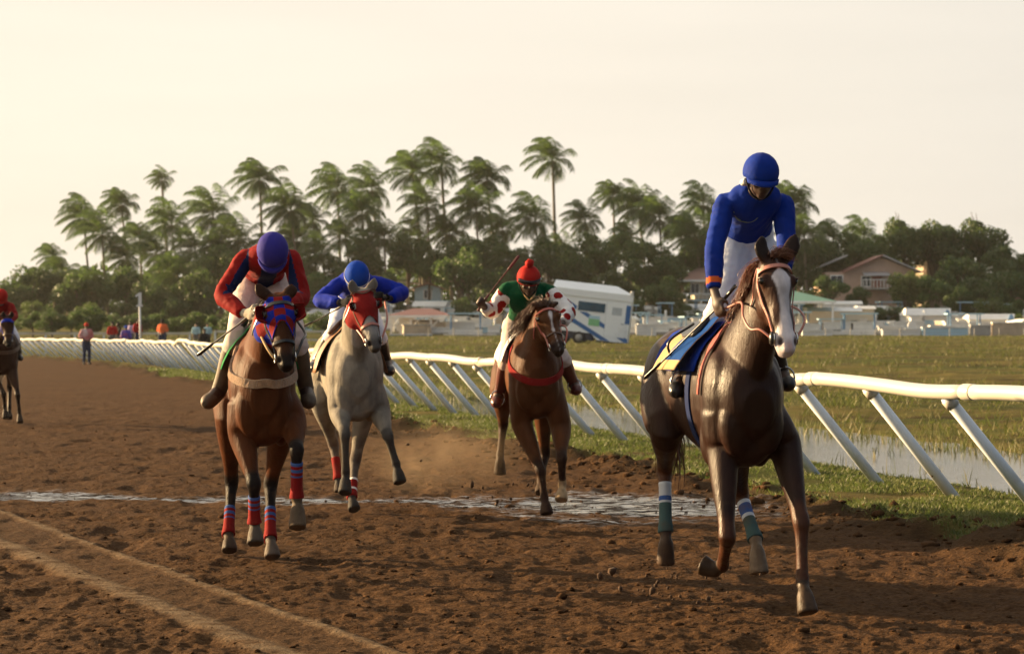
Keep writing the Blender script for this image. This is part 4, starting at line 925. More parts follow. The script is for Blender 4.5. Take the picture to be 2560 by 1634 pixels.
class Fig:
    """anything placed by photo pixel + distance along its own heading"""
    def __init__(s, chest_px, chest_D, psi, u_chest=0.72):
        s.psi = R(psi); s.F = np.array([math.sin(s.psi), -math.cos(s.psi), 0.0]); s.S = np.array([math.cos(s.psi), math.sin(s.psi), 0.0]); s.Zv = np.array([0, 0, 1.0])
        c = np.array([(chest_px - CX) * chest_D / FPX, chest_D, 0.0]); s.O = c - s.F * u_chest
    def W(s, u, v, z): return s.O + s.F * u + s.S * v + s.Zv * z
    def K(s, px, py, u):
        d = np.array([(px - CX) / FPX, 1.0, -(py - CY) / FPX]); t = (u + s.O[:2] @ s.F[:2]) / (d[:2] @ s.F[:2]); return d * t + np.array([0, 0, CAMZ])

def ribbon(path, width, th, normals):
    """flat strap with thickness along a path with given surface normals"""
    path = np.asarray(path); T = np.gradient(path, axis=0); V = []; F = []
    for i in range(len(path)):
        t = nrm(T[i]); n = nrm(normals[i] - t * np.dot(normals[i], t)); w = np.cross(t, n); ww = width[i] if hasattr(width, '__len__') else width
        V += [path[i] - w * ww / 2, path[i] + w * ww / 2, path[i] + w * ww / 2 * .92 + n * th, path[i] - w * ww / 2 * .92 + n * th]
    for i in range(len(path) - 1):
        a, b = i * 4, i * 4 + 4
        for j in range(4): F.append((a + j, a + (j + 1) % 4, b + (j + 1) % 4, b + j))
    F.append((3, 2, 1, 0)); e = (len(path) - 1) * 4; F.append((e, e + 1, e + 2, e + 3)); return V, F

class Horse(Fig):
    def build(s, name_label, spec, voxel=0.011):
        s.root = empty('race_horse', tuple(s.W(0, 0, 0)), name_label, 'horse', 'racing horses'); s.spec = spec
        S, F, Zv = s.S, s.F, s.Zv; dz = spec.get('dz', 0.0); fat = spec.get('fat', 1.0); sh = []
        tr = [(-0.93, 1.27, .07, .09), (-0.86, 1.27, .17, .20), (-0.72, 1.28, .255, .285), (-0.52, 1.285, .285, .325), (-0.28, 1.25, .255, .325), (0.0, 1.215, .265, .36), (0.25, 1.205, .262, .385), (0.45, 1.20, .255, .37), (0.60, 1.18, .235, .31), (0.71, 1.15, .185, .225), (0.775, 1.14, .10, .12)]
        sh.append(tube([s.W(u, 0, z + dz) for u, z, w, h in tr], [(w * fat, h) for u, z, w, h in tr], 28, 3, S))
        B = np.stack([S, F, Zv], 1)
        def el(u, v, z, a, b, c): sh.append(ellipsoid(s.W(u, v, z + dz), (a, b, c), 16, 10, B))
        for sg in (-1, 1):
            el(0.50, sg * .165 * fat, 1.20, .11 * fat, .17, .27); el(0.655, sg * .085, 1.06, .105, .085, .19); el(-0.60, sg * .145 * fat, 1.17, .155 * fat, .25, .30); el(-0.42, sg * .17 * fat, 1.02, .10, .16, .17); el(0.40, sg * .16 * fat, .95, .085 * fat, .13, .16)
        el(0.22, 0, 1.555, .075, .26, .075); el(0.585, 0, 1.27, .140, .120, .22); el(0.55, 0, 0.93, .15, .15, .13)
        # neck
        poll, nose = s.K(*spec['poll']), s.K(*spec['nose']); s.poll, s.nose = poll, nose
        h = nrm(nose - poll); s.h = h; s.L = np.linalg.norm(nose - poll)
        a = S + spec.get('head_yaw', 0.0) * F; a = nrm(a - h * np.dot(a, h)); n = np.cross(a, h); n = n if np.dot(n, F) > 0 else -n; s.ha, s.hn = a, n
        p0, p1 = s.W(0.34, 0, 1.26 + dz), s.W(0.53, 0, 1.40 + dz); p3 = poll + h * s.L * 0.10 - n * 0.115; q = spec.get('neck_mid', None)
        p2 = s.K(*q) if q else p1 * 0.45 + p3 * 0.55 + np.array([0, 0, .03])
        s.neck = [p0, p1, p2, p3]
        sh.append(tube([p0, p1, (p1 + p2) / 2, p2, (p2 + p3) / 2, p3, p3 + n * 0.05], [(.16, .32), (.135, .275), (.110, .215), (.092, .172), (.082, .145), (.076, .122), (.065, .09)], 22, 3, a * .5 + S * .5))
        # head
        hs = spec.get('head_s', 1.0); L = s.L
        HT = [(-.06, .045, .05, -.035), (.03, .074, .085, -.008), (.14, .092, .118, .010), (.26, .101, .138, .015), (.38, .090, .138, .010), (.50, .073, .118, .004), (.63, .060, .092, 0), (.76, .054, .074, 0), (.87, .058, .070, .004), (.95, .055, .060, .0), (1.01, .040, .043, -.012), (1.04, .016, .02, -.03)]
        s.HT = np.array(HT)
        sh.append(tube([poll + h * L * t - n * (hd * hs - do) for t, hw, hd, do in HT], [(hw * hs, hd * hs) for t, hw, hd, do in HT], 24, 3, a))
        HB = np.stack([a, h, n], 1)
        def he(t, v, d, x, y, z): sh.append(ellipsoid(s.hp(t, v, d), (x, y, z), 12, 8, HB))
        for sg in (-1, 1):
            he(.235, sg * .083, -.045, .027, .040, .032); he(.40, sg * .058, -.155, .036, .085, .080); he(.885, sg * .040, -.030, .026, .042, .034); he(.62, sg * .045, -.06, .02, .08, .03)
        he(.97, 0, -.100, .038, .032, .036); he(.99, 0, -.03, .042, .026, .034)
        for sg, tip in ((-1, spec['earL']), (1, spec['earR'])):
            bs = s.hp(-.01, sg * .052, -.055); tp = s.K(*tip); mid = bs * .55 + tp * .45; out = a * sg
            mid = mid + out * 0.012
            sh.append(tube([bs - nrm(tp - bs) * .03, bs, mid, bs * .2 + tp * .8, tp], [(.024, .022), (.038, .026), (.050, .020), (.032, .013), (.005, .004)], 12, 3, a * .9 + n * .15 * sg))
        # legs
        s.legs = []
        for kind, pts in spec['legs']:
            P_ = [s.K(*p) if abs(p[0]) > 2 else s.W(*p) for p in pts]; s.legs.append((kind, P_)); k = spec.get('leg_s', 1.0)
            if kind == 'F':   # shoulder, elbow, knee, fetlock, coronet, toe
                A, E, Kn, Ft, Co, To = P_; g = lambda a_, b_, t: a_ * (1 - t) + b_ * t
                path = [A, g(A, E, .6), E, g(E, Kn, .4), g(E, Kn, .80), Kn, g(Kn, Ft, .18), g(Kn, Ft, .55), g(Kn, Ft, .86), Ft, g(Ft, Co, .55)]
                rad = [(.10, .16), (.106, .15), (.096, .125), (.075, .088), (.050, .056), (.053, .055), (.040, .045), (.034, .041), (.036, .045), (.042, .048), (.034, .038)]
            else:             # hip, stifle, hock, fetlock, coronet, toe
                A, E, Kn, Ft, Co, To = P_; g = lambda a_, b_, t: a_ * (1 - t) + b_ * t
                path = [A, g(A, E, .55), E, g(E, Kn, .35), g(E, Kn, .75), Kn, g(Kn, Ft, .20), g(Kn, Ft, .55), g(Kn, Ft, .86), Ft, g(Ft, Co, .55)]
                rad = [(.14, .20), (.135, .19), (.108, .15), (.086, .115), (.056, .070), (.054, .068), (.042, .050), (.036, .043), (.038, .046), (.043, .050), (.035, .040)]
            rad = [(x * k, y * k) for x, y in rad]
            sh.append(tube(path, rad, 16, 3, S))
            ax = nrm(To - Co); sh.append(tube([g(Ft, Co, .6), Co - ax * .012, Co, g(Co, To, .5), To, To + ax * .004], [(.034 * k, .038 * k), (.040 * k, .045 * k), (.048 * k, .052 * k), (.056 * k, .060 * k), (.063 * k, .067 * k), (.058 * k, .062 * k)], 16, 2, S))
        V, Fc = remesh(sh, voxel, 13, 0.5)
        mus = fbm(V[:, 1] * 7 + V[:, 0] * 6, V[:, 2] * 5, 71, 3) - .5; bmesh_n = mesh_np('t', V, np.asarray(Fc)); nn_ = np.empty(len(V) * 3, np.float32); bmesh_n.vertices.foreach_get('normal', nn_); bpy.data.meshes.remove(bmesh_n)
        lowleg = sstep(.62, .85, V[:, 2]) * (1 - sstep(.0, .12, (V - poll) @ h + .12)); V = V + nn_.reshape(-1, 3) * (mus * .030 * lowleg)[:, None]
        # nostril hollows; the ears get dark colour only
        col = s.colour(V)
        for sg in (-1, 1):
            c = s.hp(.905, sg * .050, -.012); d = (V - c); ax3 = np.stack([d @ a / .017, d @ h / .030, d @ n / .030], 1); f = np.exp(-(ax3 ** 2).sum(1)); V = V - (n * .022 + a * sg * .012) * f[:, None]
            dk = np.array(spec.get('nostril', (.02, .012, .012))); w = np.clip(f * 1.5 - .2, 0, 1)[:, None]; col = col * (1 - w) + dk * w
        s.V, s.Fc = V, Fc; s.bvh = BVHTree.FromPolygons([tuple(p) for p in V], [tuple(map(int, q_)) for q_ in Fc])
        o = part('body', V, Fc, spec['mat'], s.root); vcol(o.data, col)
        for sg in (-1, 1):
            c, nn = s.snap(s.hp(.245, sg * .125, -.035)); v, f = ellipsoid(c - nn * .013, (.021, .023, .021), 12, 8, HB); part('eye', v, f, MAT['eye'], s.root)
            v, f = tube([c + nn * .000 + h * .010 - n * .02, c + nn * .006 - h * .016, c + nn * .001 - h * .006 + n * .022], [.004, .007, .004], 6, 3); part('eyelid', v, f, spec['lid'], s.root)
        return s
    def hp(s, t, v, d): return s.poll + s.h * s.L * t + s.ha * v + s.hn * d
    def snap(s, p, off=0.0):
        l, n, i, dist = s.bvh.find_nearest(Vector(p)); return np.array(l) + np.array(n) * off, np.array(n)
    def colour(s, V):
        sp = s.spec; col = np.tile(np.array(sp['coat']), (len(V), 1)).astype(float)
        rel = V - s.O; z = V[:, 2]
        nz = fbm(V[:, 0] * 9 + V[:, 1] * 4, V[:, 2] * 9, 13, 3) - 0.5
        if 'dapple' in sp:
            d = fbm(V[:, 1] * 14 + V[:, 0] * 9, V[:, 2] * 14, 7, 3); w = sstep(.42, .62, d)[:, None] * .55; col = col * (1 - w) + np.array(sp['dapple']) * w
        for (kind, P_), lc in zip(s.legs, sp['leg_cols']):
            A, E, Kn, Ft, Co, To = P_
            for a, b, c0, c1, rad in ((E * .3 + Kn * .7, Kn, lc[0], lc[1], .085), (Kn, Ft, lc[1], lc[1], .075), (Ft, Co, lc[2], lc[2], .07), (Co, To + nrm(To - Co) * .02, lc[3], lc[3], .09)):
                t, d = seg_t(V, a, b); w = (1 - sstep(rad * .85, rad, d))
                if a is not Kn and b is Kn: w = w * sstep(0.0, .6, t + nz * .5)
                cc = np.array(c0)[None] * (1 - t[:, None]) + np.array(c1)[None] * t[:, None]; col = col * (1 - w[:, None]) + cc * w[:, None]
        mud = sstep(.95, .15, 0) if False else (1 - sstep(.12, 1.0, z)) * sstep(.54, .64, fbm(V[:, 0] * 26 + V[:, 1] * 11, V[:, 2] * 26, 29, 3)); w = (mud * .38)[:, None]; col = col * (1 - w) + np.array((.085, .05, .028)) * w
        d = V - s.poll; t = (d @ s.h) / s.L; v = d @ s.ha; dep = d @ s.hn; inhead = (t > -.25) & (t < 1.15) & (np.abs(v) < .14) & (dep > -.30) & (dep < .09)
        if 'muzzle' in sp:
            w = (sstep(.70, .90, t + nz * .12) * inhead)[:, None]; col = col * (1 - w) + np.array(sp['muzzle']) * w
        if 'face' in sp:
            w = (sstep(-.02, .12, t) * inhead)[:, None]; col = col * (1 - w) + np.array(sp['face']) * w
            if 'muzzle' in sp: w = (sstep(.70, .90, t + nz * .12) * inhead)[:, None]; col = col * (1 - w) + np.array(sp['muzzle']) * w
        if 'blaze' in sp:
            bt, bw, bc, boff = sp['blaze']; hw = np.interp(t, bt, bw); off = np.interp(t, bt, boff)
            w = (sstep(-.006, .006, hw - np.abs(v - off) + nz * .02) * inhead * (dep > -.075 - .12 * sstep(.78, .9, t)))[:, None]; col = col * (1 - w) + np.array(bc) * w
            if 'snip' in sp:
                w = (np.exp(-((t - .97) / .06) ** 2 - (v / .028) ** 2) * inhead)[:, None] * .8; col = col * (1 - w) + np.array(sp['snip']) * w
        for sg in (-1, 1):   # ear linings: no dent, the hollow's shade is put into the colour
            tip = s.K(*sp['earL' if sg < 0 else 'earR']); bs = s.hp(-.01, sg * .052, -.055); tt, dd = seg_t(V, bs, tip); f = (dd < .07) & (tt > .12) & ((V - bs) @ s.hn > (tip - bs) @ s.hn * tt + .004)
            w = (f * 1.0)[:, None] * .75; col = col * (1 - w) + np.array(sp.get('ear_in', (.02, .012, .009))) * w
        return np.clip(col, 0, 1)
    def strap(s, name, pts, width, mat, off=.004, th=.005, parent=None, snap=True, sub=6, end_free=0):
        path = catmull(np.array(pts), sub); nn = []; out = []
        for i, p in enumerate(path):
            l, n = s.snap(p, off)
            if snap is False: l = p
            out.append(l); nn.append(n if snap else np.array([0, 0, 1.0]))
        out = np.array(out)
        if snap and len(out) > 4:
            for _ in range(2): out[1:-1] = out[1:-1] * .5 + .25 * (out[:-2] + out[2:])
        v, f = ribbon(out, width, th, nn); return part(name, v, f, mat, parent or s.root, False)
    def cord(s, name, pts, r, mat, parent=None, sub=6):
        v, f = tube(pts, [r] * len(pts), 7, sub); return part(name, v, f, mat, parent or s.root)
    def drape(s, name, u0, u1, phi0, phi1, mats, off=0.012, flare=0.0, nu=16, nphi=14, midx=None, zc=1.22, hang=None, th=0.004, axes=(.40, .50), warp=None):
        """cloth laid over the back: angle phi from straight up, negative = viewer's left"""
        V = []; idx = []
        for i in range(nu + 1):
            u = u0 + (u1 - u0) * i / nu
            for j in range(nphi + 1):
                f = j / nphi; ph = R(phi0 + (phi1 - phi0) * f)
                uu = u + (warp(i / nu, f) if warp else 0)
                l, n = s.snap(s.W(uu, math.sin(ph) * axes[0], zc + math.cos(ph) * axes[1])); e = abs(math.degrees(ph)) / max(abs(phi0), abs(phi1))
                V.append(l + n * off + s.S * math.copysign(flare * max(e - .35, 0) ** 1.2, ph) + .006 * math.sin(9 * u + 5 * f) * n)
        V = np.array(V); m = nphi + 1; Fq = [(i * m + j, (i + 1) * m + j, (i + 1) * m + j + 1, i * m + j + 1) for i in range(nu) for j in range(nphi)]
        Nn = np.zeros_like(V); 
        for q in Fq: nn = np.cross(V[q[1]] - V[q[0]], V[q[3]] - V[q[0]]); Nn[list(q)] += nn
        Nn /= np.linalg.norm(Nn, axis=1)[:, None] + 1e-9
        if np.mean(Nn @ np.array([0, 0, 1.0])) < 0: Nn = -Nn
        V2 = np.vstack([V, V + Nn * th]); k = len(V); F2 = [q[::-1] for q in Fq] + [tuple(i + k for i in q) for q in Fq]
        b = [i * m for i in range(nu + 1)] + [nu * m + j for j in range(1, m)] + [i * m + m - 1 for i in range(nu - 1, -1, -1)] + [j for j in range(m - 2, 0, -1)]
        F2 += [(b[i], b[(i + 1) % len(b)], b[(i + 1) % len(b)] + k, b[i] + k) for i in range(len(b))]
        mi = None
        if midx: one = [midx((q // nphi) / nu, (q % nphi) / nphi) for q in range(nu * nphi)]; mi = one + one + [0] * len(b)
        return part(name, V2, F2, mats, s.root, True, mi)
    def bandage(s, leg, t0, t1, bands, upper=2, lower=3, r=(.040, .046), r_end=None):
        """bands: list of (length fraction, material); wrapped from near the knee down to the fetlock"""
        P_ = s.legs[leg][1]; a, b = P_[upper], P_[lower]; k = s.spec.get('leg_s', 1.0); mats = []; V = []; F = []; mi = []
        nseg = 24; tot = sum(x for x, _ in bands); cum = np.cumsum([x / tot for x, _ in bands]); path = []; rad = []
        co = P_[4]
        for i in range(nseg + 1):
            f = i / nseg; t = t0 + (t1 - t0) * f
            p = a * (1 - t) + b * t if t <= 1 else b * (2 - t) + co * (t - 1)
            path.append(p); bul = 1 + .24 * math.exp(-((t - 1.0) / .13) ** 2) + .22 * math.exp(-((t - .05) / .16) ** 2)
            rad.append((r[0] * k * bul + .0015 * (i % 2), r[1] * k * bul + .0015 * (i % 2)))
        for m in [m for _, m in bands]:
            if m not in mats: mats.append(m)
        n = 16; v, f = tube(path, rad, n, 1, s.S)
        for q in range(nseg):
            kk = int(np.searchsorted(cum, (q + .5) / nseg)); mi += [mats.index(bands[min(kk, len(bands) - 1)][1])] * n
        mi += [mi[0], mi[-1]]
        return part('leg_bandage', v, f, mats, s.root, True, mi)
    def strands(s, name, roots, dirs, length, mat, seed, n=120, curl=.03, w=.006, seg=6, grav=.5):
        r = np.random.default_rng(seed); V = []; F = []; roots = np.array(roots); dirs = np.array(dirs)
        for i in range(n):
            f = r.random() * (len(roots) - 1); k = int(f); g = f - k; p = roots[k] * (1 - g) + roots[min(k + 1, len(roots) - 1)] * g + r.normal(0, .008, 3); d = nrm(dirs[k] * (1 - g) + dirs[min(k + 1, len(dirs) - 1)] * g + r.normal(0, .16, 3))
            L = length * r.uniform(.6, 1.15); ph = r.uniform(0, 6.28); sd = nrm(np.cross(d, r.normal(0, 1, 3))); m = len(V); ww = w * r.uniform(.6, 1.5)
            for j in range(seg + 1):
                t = j / seg; q = ww * (1 - .85 * t ** 2); wob = sd * curl * math.sin(ph + t * 5) * t; up2 = nrm(np.cross(d, sd))
                V += [p + wob - sd * q, p + wob + sd * q, p + wob + up2 * q * .8]
                d = nrm(d + np.array([0, 0, -grav / seg])); p = p + d * L / seg
            for j in range(seg):
                a, b = m + j * 3, m + j * 3 + 3
                for c in range(3): F.append((a + c, a + (c + 1) % 3, b + (c + 1) % 3, b + c))
        return part(name, V, F, mat, s.root)
    def crest(s, t0=.15, t1=1.0, n=9):
        """points along the top line of the neck"""
        pts = []
        path = catmull(np.array(s.neck[1:]), 8)
        for f in np.linspace(t0, t1, n):
            p = path[min(int(f * (len(path) - 1)), len(path) - 1)]; l, nn = s.snap(p + np.array([0, 0, .18]) - s.F * .20); pts.append(l)
        return pts
    def bridle(s, mat, nose_t=None, noseband=None, brow_w=.020, brow_t=.085):
        br = s.strap('bridle', [s.hp(brow_t + .03, -.12, -.07), s.hp(brow_t + .01, -.09, .0), s.hp(brow_t, 0, .05), s.hp(brow_t + .01, .09, .0), s.hp(brow_t + .03, .12, -.07)], brow_w, mat, .008, .008)
        for sg in (-1, 1):
            s.strap('cheek_strap', [s.hp(brow_t - .02, sg * .1, -.08), s.hp(.30, sg * .125, -.085), s.hp(.5, sg * .12, -.085), s.hp(.70, sg * .10, -.075), s.hp(.83, sg * .09, -.07)], .016, mat, .006, .006, br)
            s.strap('throat_strap', [s.hp(brow_t - .03, sg * .09, -.10), s.hp(.24, sg * .12, -.19), s.hp(.34, sg * .08, -.27)], .013, mat, .006, .006, br)
            c, nn = s.snap(s.hp(.84, sg * .09, -.068)); ring = [c + nn * .010 + (s.h * math.cos(q) + s.hn * math.sin(q)) * .030 for q in np.linspace(0, 2 * math.pi, 13)]; v, f = tube(ring, [.005] * 13, 6, 1); part('bit_ring', v, f, MAT['steel'], br)
        if noseband: s.strap('noseband', [s.hp(nose_t, -.09, -.10), s.hp(nose_t, -.09, -.03), s.hp(nose_t - .01, 0, .05), s.hp(nose_t, .09, -.03), s.hp(nose_t, .09, -.10)], noseband[1], noseband[0], .006, noseband[1] * .4, br)
        return br
    def bit(s, sg): return s.snap(s.hp(.84, sg * .09, -.068), .014)[0]
    def hood(s, mats, tmax=.46, tmid=.36, check=None, hole=True, cup_mat=None, cup_in=None, cup=1.0, tmin=.0):
        nt, nf = 22, 40; V = []; F = []; mi = []; idx = {}
        for i in range(nt + 1):
            for j in range(nf):
                ph = 2 * math.pi * j / nf; front = max(math.cos(ph), 0) ** 1.6; tm = tmax + (tmid - tmax) * front; t = tmin + (tm - tmin) * i / nt
                hw = np.interp(t, s.HT[:, 0], s.HT[:, 1]); hd = np.interp(t, s.HT[:, 0], s.HT[:, 2]); do = np.interp(t, s.HT[:, 0], s.HT[:, 3])
                l, n = s.snap(s.hp(t, math.sin(ph) * hw * 1.25, math.cos(ph) * hd * 1.2 - hd + do)); V.append(l + n * .008)
        ec = [s.snap(s.hp(.245, sg * .125, -.035))[0] for sg in (-1, 1)]; V = np.array(V)
        for i in range(nt):
            for j in range(nf):
                k = (j + 1) % nf; q = (i * nf + j, i * nf + k, (i + 1) * nf + k, (i + 1) * nf + j); c = V[list(q)].mean(0)
                if hole and min(np.linalg.norm((c - e) * 1.0) for e in ec) < .036: continue
                F.append(q); mi.append(check((i + .5) / nt, (j + .5) / nf) if check else 0)
        o = part('blinker_hood', V, F, mats, s.root, True, mi); sol = o.modifiers.new('th', 'SOLIDIFY'); sol.thickness = .004; sol.offset = 1
        if cup_mat:
            for sg, e in zip((-1, 1), ec):
                out = nrm(s.ha * sg + s.hn * .15); Vc = []; Fc = []; n1, n2 = 14, 7
                for i in range(n1 + 1):
                    al = math.pi * (-.12 + 1.24 * i / n1)                   # round the rear of the eye
                    for j in range(n2 + 1):
                        b = j / n2; rr = .050 * cup * (1 - .35 * b * b); d = s.h * math.cos(al) * rr - s.hn * math.sin(al) * rr
                        Vc.append(e + d * 1.05 + out * (-.012 + .062 * cup * math.sin(b * 1.35)) + s.hn * .030 * b * cup)
                for i in range(n1):
                    for j in range(n2): a = i * (n2 + 1) + j; Fc.append((a, a + 1, a + n2 + 2, a + n2 + 1))
                c = part('eye_cup', Vc, Fc, cup_mat, o); so = c.modifiers.new('th', 'SOLIDIFY'); so.thickness = .005; so.offset = 0
        return o

# ------------------------------------------------------------------ people
HEAD_SHAPES = None
def head_shapes(c, f, up):
    """skull, jaw, nose, brows, lips, ears; c = middle of the head, f = facing, up = crown direction"""
    f = nrm(f); up = nrm(np.asarray(up) - f * np.dot(up, f)); sd = np.cross(f, up); Bm = np.stack([sd, f, up], 1)
    def e(x, y, z, a, b, g, n=12, m=8): return ellipsoid(c + Bm @ np.array([x, y, z]), (a, b, g), n, m, Bm)
    sh = [e(0, -.012, .030, .074, .094, .088), e(0, .022, -.035, .060, .070, .075), e(0, .058, -.088, .030, .026, .024), e(0, .094, -.018, .014, .020, .026), e(0, .084, .006, .009, .014, .03), e(0, .083, -.058, .026, .014, .012), e(0, .080, -.070, .022, .012, .010)]
    for q in (-1, 1): sh += [e(q * .030, .078, .020, .026, .014, .011), e(q * .042, .060, -.022, .022, .022, .02), e(q * .076, -.008, -.005, .010, .022, .032), e(q * .016, .090, -.030, .010, .011, .009)]
    return sh, Bm
def hand_shapes(wrist, palm, grip, s=1.0, right=1):
    """closed hand round an axis grip"""
    wrist, palm = np.asarray(wrist), np.asarray(palm); d = nrm(palm - wrist); g = nrm(np.asarray(grip) - d * np.dot(grip, d)); nrm_ = nrm(np.cross(d, g)) * right
    B = np.stack([g, d, nrm_], 1); sh = [ellipsoid(palm, (.043 * s, .048 * s, .020 * s), 12, 8, B), tube([wrist, palm], [(.030, .024), (.036 * s, .020 * s)], 10, 1, g)]
    for i in range(4):
        ln = (.92, 1.05, 1.0, .8)[i] * s; k = palm + g * (.030 - .020 * i) * s + d * .040 * s
        a = k + d * .030 * ln - nrm_ * .012 * ln; b = a + (d * .002 - nrm_ * .028) * ln; c = b + (-d * .024 - nrm_ * .006) * ln
        sh.append(tube([k - d * .02, k, a, b, c], [.0105 * s, .0105 * s, .0098 * s, .0092 * s, .0075 * s], 8, 2))
    t0 = palm + g * .036 * s - d * .012 * s; sh.append(tube([t0, t0 + (g * .020 + d * .022 - nrm_ * .014) * s, t0 + (g * .006 + d * .040 - nrm_ * .034) * s], [.013 * s, .011 * s, .008 * s], 8, 2))
    return sh
class Person:
    def __init__(s, label, base, group=None): s.root = empty('person', tuple(base), label, 'person', group)
    def build(s, J, face, up, S, skin, voxel=.008, grip=None, build=1.0):
        """J: joints dict in world space"""
        s.J = J; s.S = np.asarray(S, float); s.face = nrm(face); s.b = build
        sh, s.HBm = head_shapes(J['head'], face, up); s.up = s.HBm[:, 2]
        sh.append(tube([J['neck'], (J['neck'] + J['head']) / 2, J['head']], [.060, .054, .05], 12, 2, S))
        sh += s.torso(0.0) + s.arm('L', 0) + s.arm('R', 0) + s.leg('L', 0) + s.leg('R', 0)
        for q in 'LR':
            sh += hand_shapes(J['wrist' + q], J['hand' + q], (grip or {}).get(q, s.S), 1.0, 1 if q == 'L' else -1)
            sh.append(tube([J['ankle' + q], J['heel' + q] if 'heel' + q in J else J['ankle' + q] * .6 + J['toe' + q] * .4, J['toe' + q]], [.038, .042, .03], 10, 2, S))
        V, F = remesh(sh, voxel, 3, .5); part('body', V, F, skin, s.root)
        for q in (-1, 1):
            c = J['head'] + s.HBm @ np.array([q * .030, .082, .004]); v, f = ellipsoid(c, (.012, .007, .007), 8, 6, s.HBm); part('eye', v, f, MAT['eyewhite'], s.root); v, f = ellipsoid(c + s.HBm @ np.array([0, .004, 0]), (.0055, .004, .0055), 8, 6, s.HBm); part('iris', v, f, MAT['eye'], s.root)
        return s
    def torso(s, x):
        J = s.J; b = s.b; pel, ch, nk = J['pelvis'], J['chest'], J['neck']; mid = J.get('waist', pel * .55 + ch * .45)
        return [tube([pel - nrm(mid - pel) * .07, pel, mid, ch, ch * .4 + nk * .6, nk], [(.10 * b + x, .09 * b + x), (.145 * b + x, .108 * b + x), (.125 * b + x, .095 * b + x), (.150 * b + x, .108 * b + x), (.138 + x, .080 + x), (.062 + x, .058 + x)], 18, 3, s.S),
                tube([J['shL'], J['shL'] * .5 + J['shR'] * .5 + (nk - ch) * .1, J['shR']], [(.048 + x, .048 + x), (.062 + x, .062 + x), (.048 + x, .048 + x)], 12, 2, s.S + nrm(nk - ch))]
    def arm(s, q, x, cut=1.0, loose=0.0):
        J = s.J; a, e, w = J['sh' + q], J['el' + q], J['wrist' + q]; end = e * (1 - cut) + w * cut
        up_ = nrm(s.J['neck'] - a) * .03; return [tube([a + up_ - nrm(e - a) * .02, a, a * .5 + e * .5, e, e * (1 - .5 * cut) + w * .5 * cut, end], [.020 + x, .052 + x, .044 + x + loose, .038 + x + loose, .037 + x + loose, .028 + x + loose * .4], 12, 3)]
    def leg(s, q, x, t0=0.0, t1=1.0, loose=0.0):
        J = s.J; h, k, a = J['hip' + q], J['knee' + q], J['ankle' + q]; b = s.b
        pts = [h, h * .5 + k * .5, k, k * .65 + a * .35, a]; rad = [.092 * b, .076 * b, .056, .053, .036]
        if t1 < 1: pts = pts[:3] + [k * .75 + a * .25]; rad = rad[:3] + [.060]
        return [tube(pts, [r_ + x + loose for r_ in rad], 12, 3)]
    def shirt(s, mat, x=.010, loose=.008, voxel=.010, cut=.97, colfn=None, mats=None, name='jersey', arms=True):
        sh = s.torso(x); 
        if arms: sh += s.arm('L', x, cut, loose) + s.arm('R', x, cut, loose)
        V, F = remesh(sh, voxel, 7, .5); tq = mesh_np('t', V, np.asarray(F)); nn_ = np.empty(len(V) * 3, np.float32); tq.vertices.foreach_get('normal', nn_); bpy.data.meshes.remove(tq)
        wr = 1 - np.abs(2 * fbm((V[:, 0] + V[:, 1]) * 13 + V[:, 2] * 7, V[:, 2] * 6 - V[:, 0] * 9, 88, 3) - 1); V = V + nn_.reshape(-1, 3) * (.011 * (wr - .72))[:, None]
        # hem: cut what lies below the waistband
        pel, ch = s.J['pelvis'], s.J['chest']; ax = nrm(ch - pel); hem = s.J.get('hem', .02)
        c = V[F].mean(1); near = np.zeros(len(c), bool)
        for q in 'LR':
            near |= (seg_t(c, s.J['sh' + q], s.J['el' + q])[1] < .10) | (seg_t(c, s.J['el' + q], s.J['wrist' + q])[1] < .10)
        keep = ((c - pel) @ ax > hem) | (near & (seg_t(c, pel - ax * .1, ch)[1] > .19 * s.b))
        nk = s.J['neck']; keep &= ~((((c - nk) @ nrm(nk - ch)) > .035) & (seg_t(c, ch, nk + nrm(nk - ch) * .3)[1] < .13) & ~near)
        F = F[keep]; used, inv = np.unique(F, return_inverse=True); V = V[used]; F = inv.reshape(-1, 4)
        mi = None
        if colfn: cc = V[F].mean(1); mi = colfn(cc)
        o = part(name, V, F, mats or mat, s.root, True, mi); so = o.modifiers.new('th', 'SOLIDIFY'); so.thickness = .004; so.offset = 1; return o
    def breeches(s, mat, x=.007, loose=.004, voxel=.010, full=False, name='breeches', midx=None, mats=None):
        J = s.J; pel, ch = J['pelvis'], J['chest']; sh = s.leg('L', x, 0, 1 if full else .9, loose) + s.leg('R', x, 0, 1 if full else .9, loose)
        b = s.b; d = nrm(ch - pel); sh.append(tube([pel - d * .09, pel - d * .02, pel + d * .10], [(.11 * b + x, .10 * b + x), (.160 * b + x, .120 * b + x), (.145 * b + x, .108 * b + x)], 16, 3, s.S))
        V, F = remesh(sh, voxel, 5, .5); tq = mesh_np('t', V, np.asarray(F)); nn_ = np.empty(len(V) * 3, np.float32); tq.vertices.foreach_get('normal', nn_); bpy.data.meshes.remove(tq); wr = 1 - np.abs(2 * fbm((V[:, 0] + V[:, 1]) * 8, V[:, 2] * 13, 98, 3) - 1); V = V + nn_.reshape(-1, 3) * (.012 * (wr - .72))[:, None]; return part(name, V, F, mats or mat, s.root, True, midx(V[F].mean(1)) if midx else None)
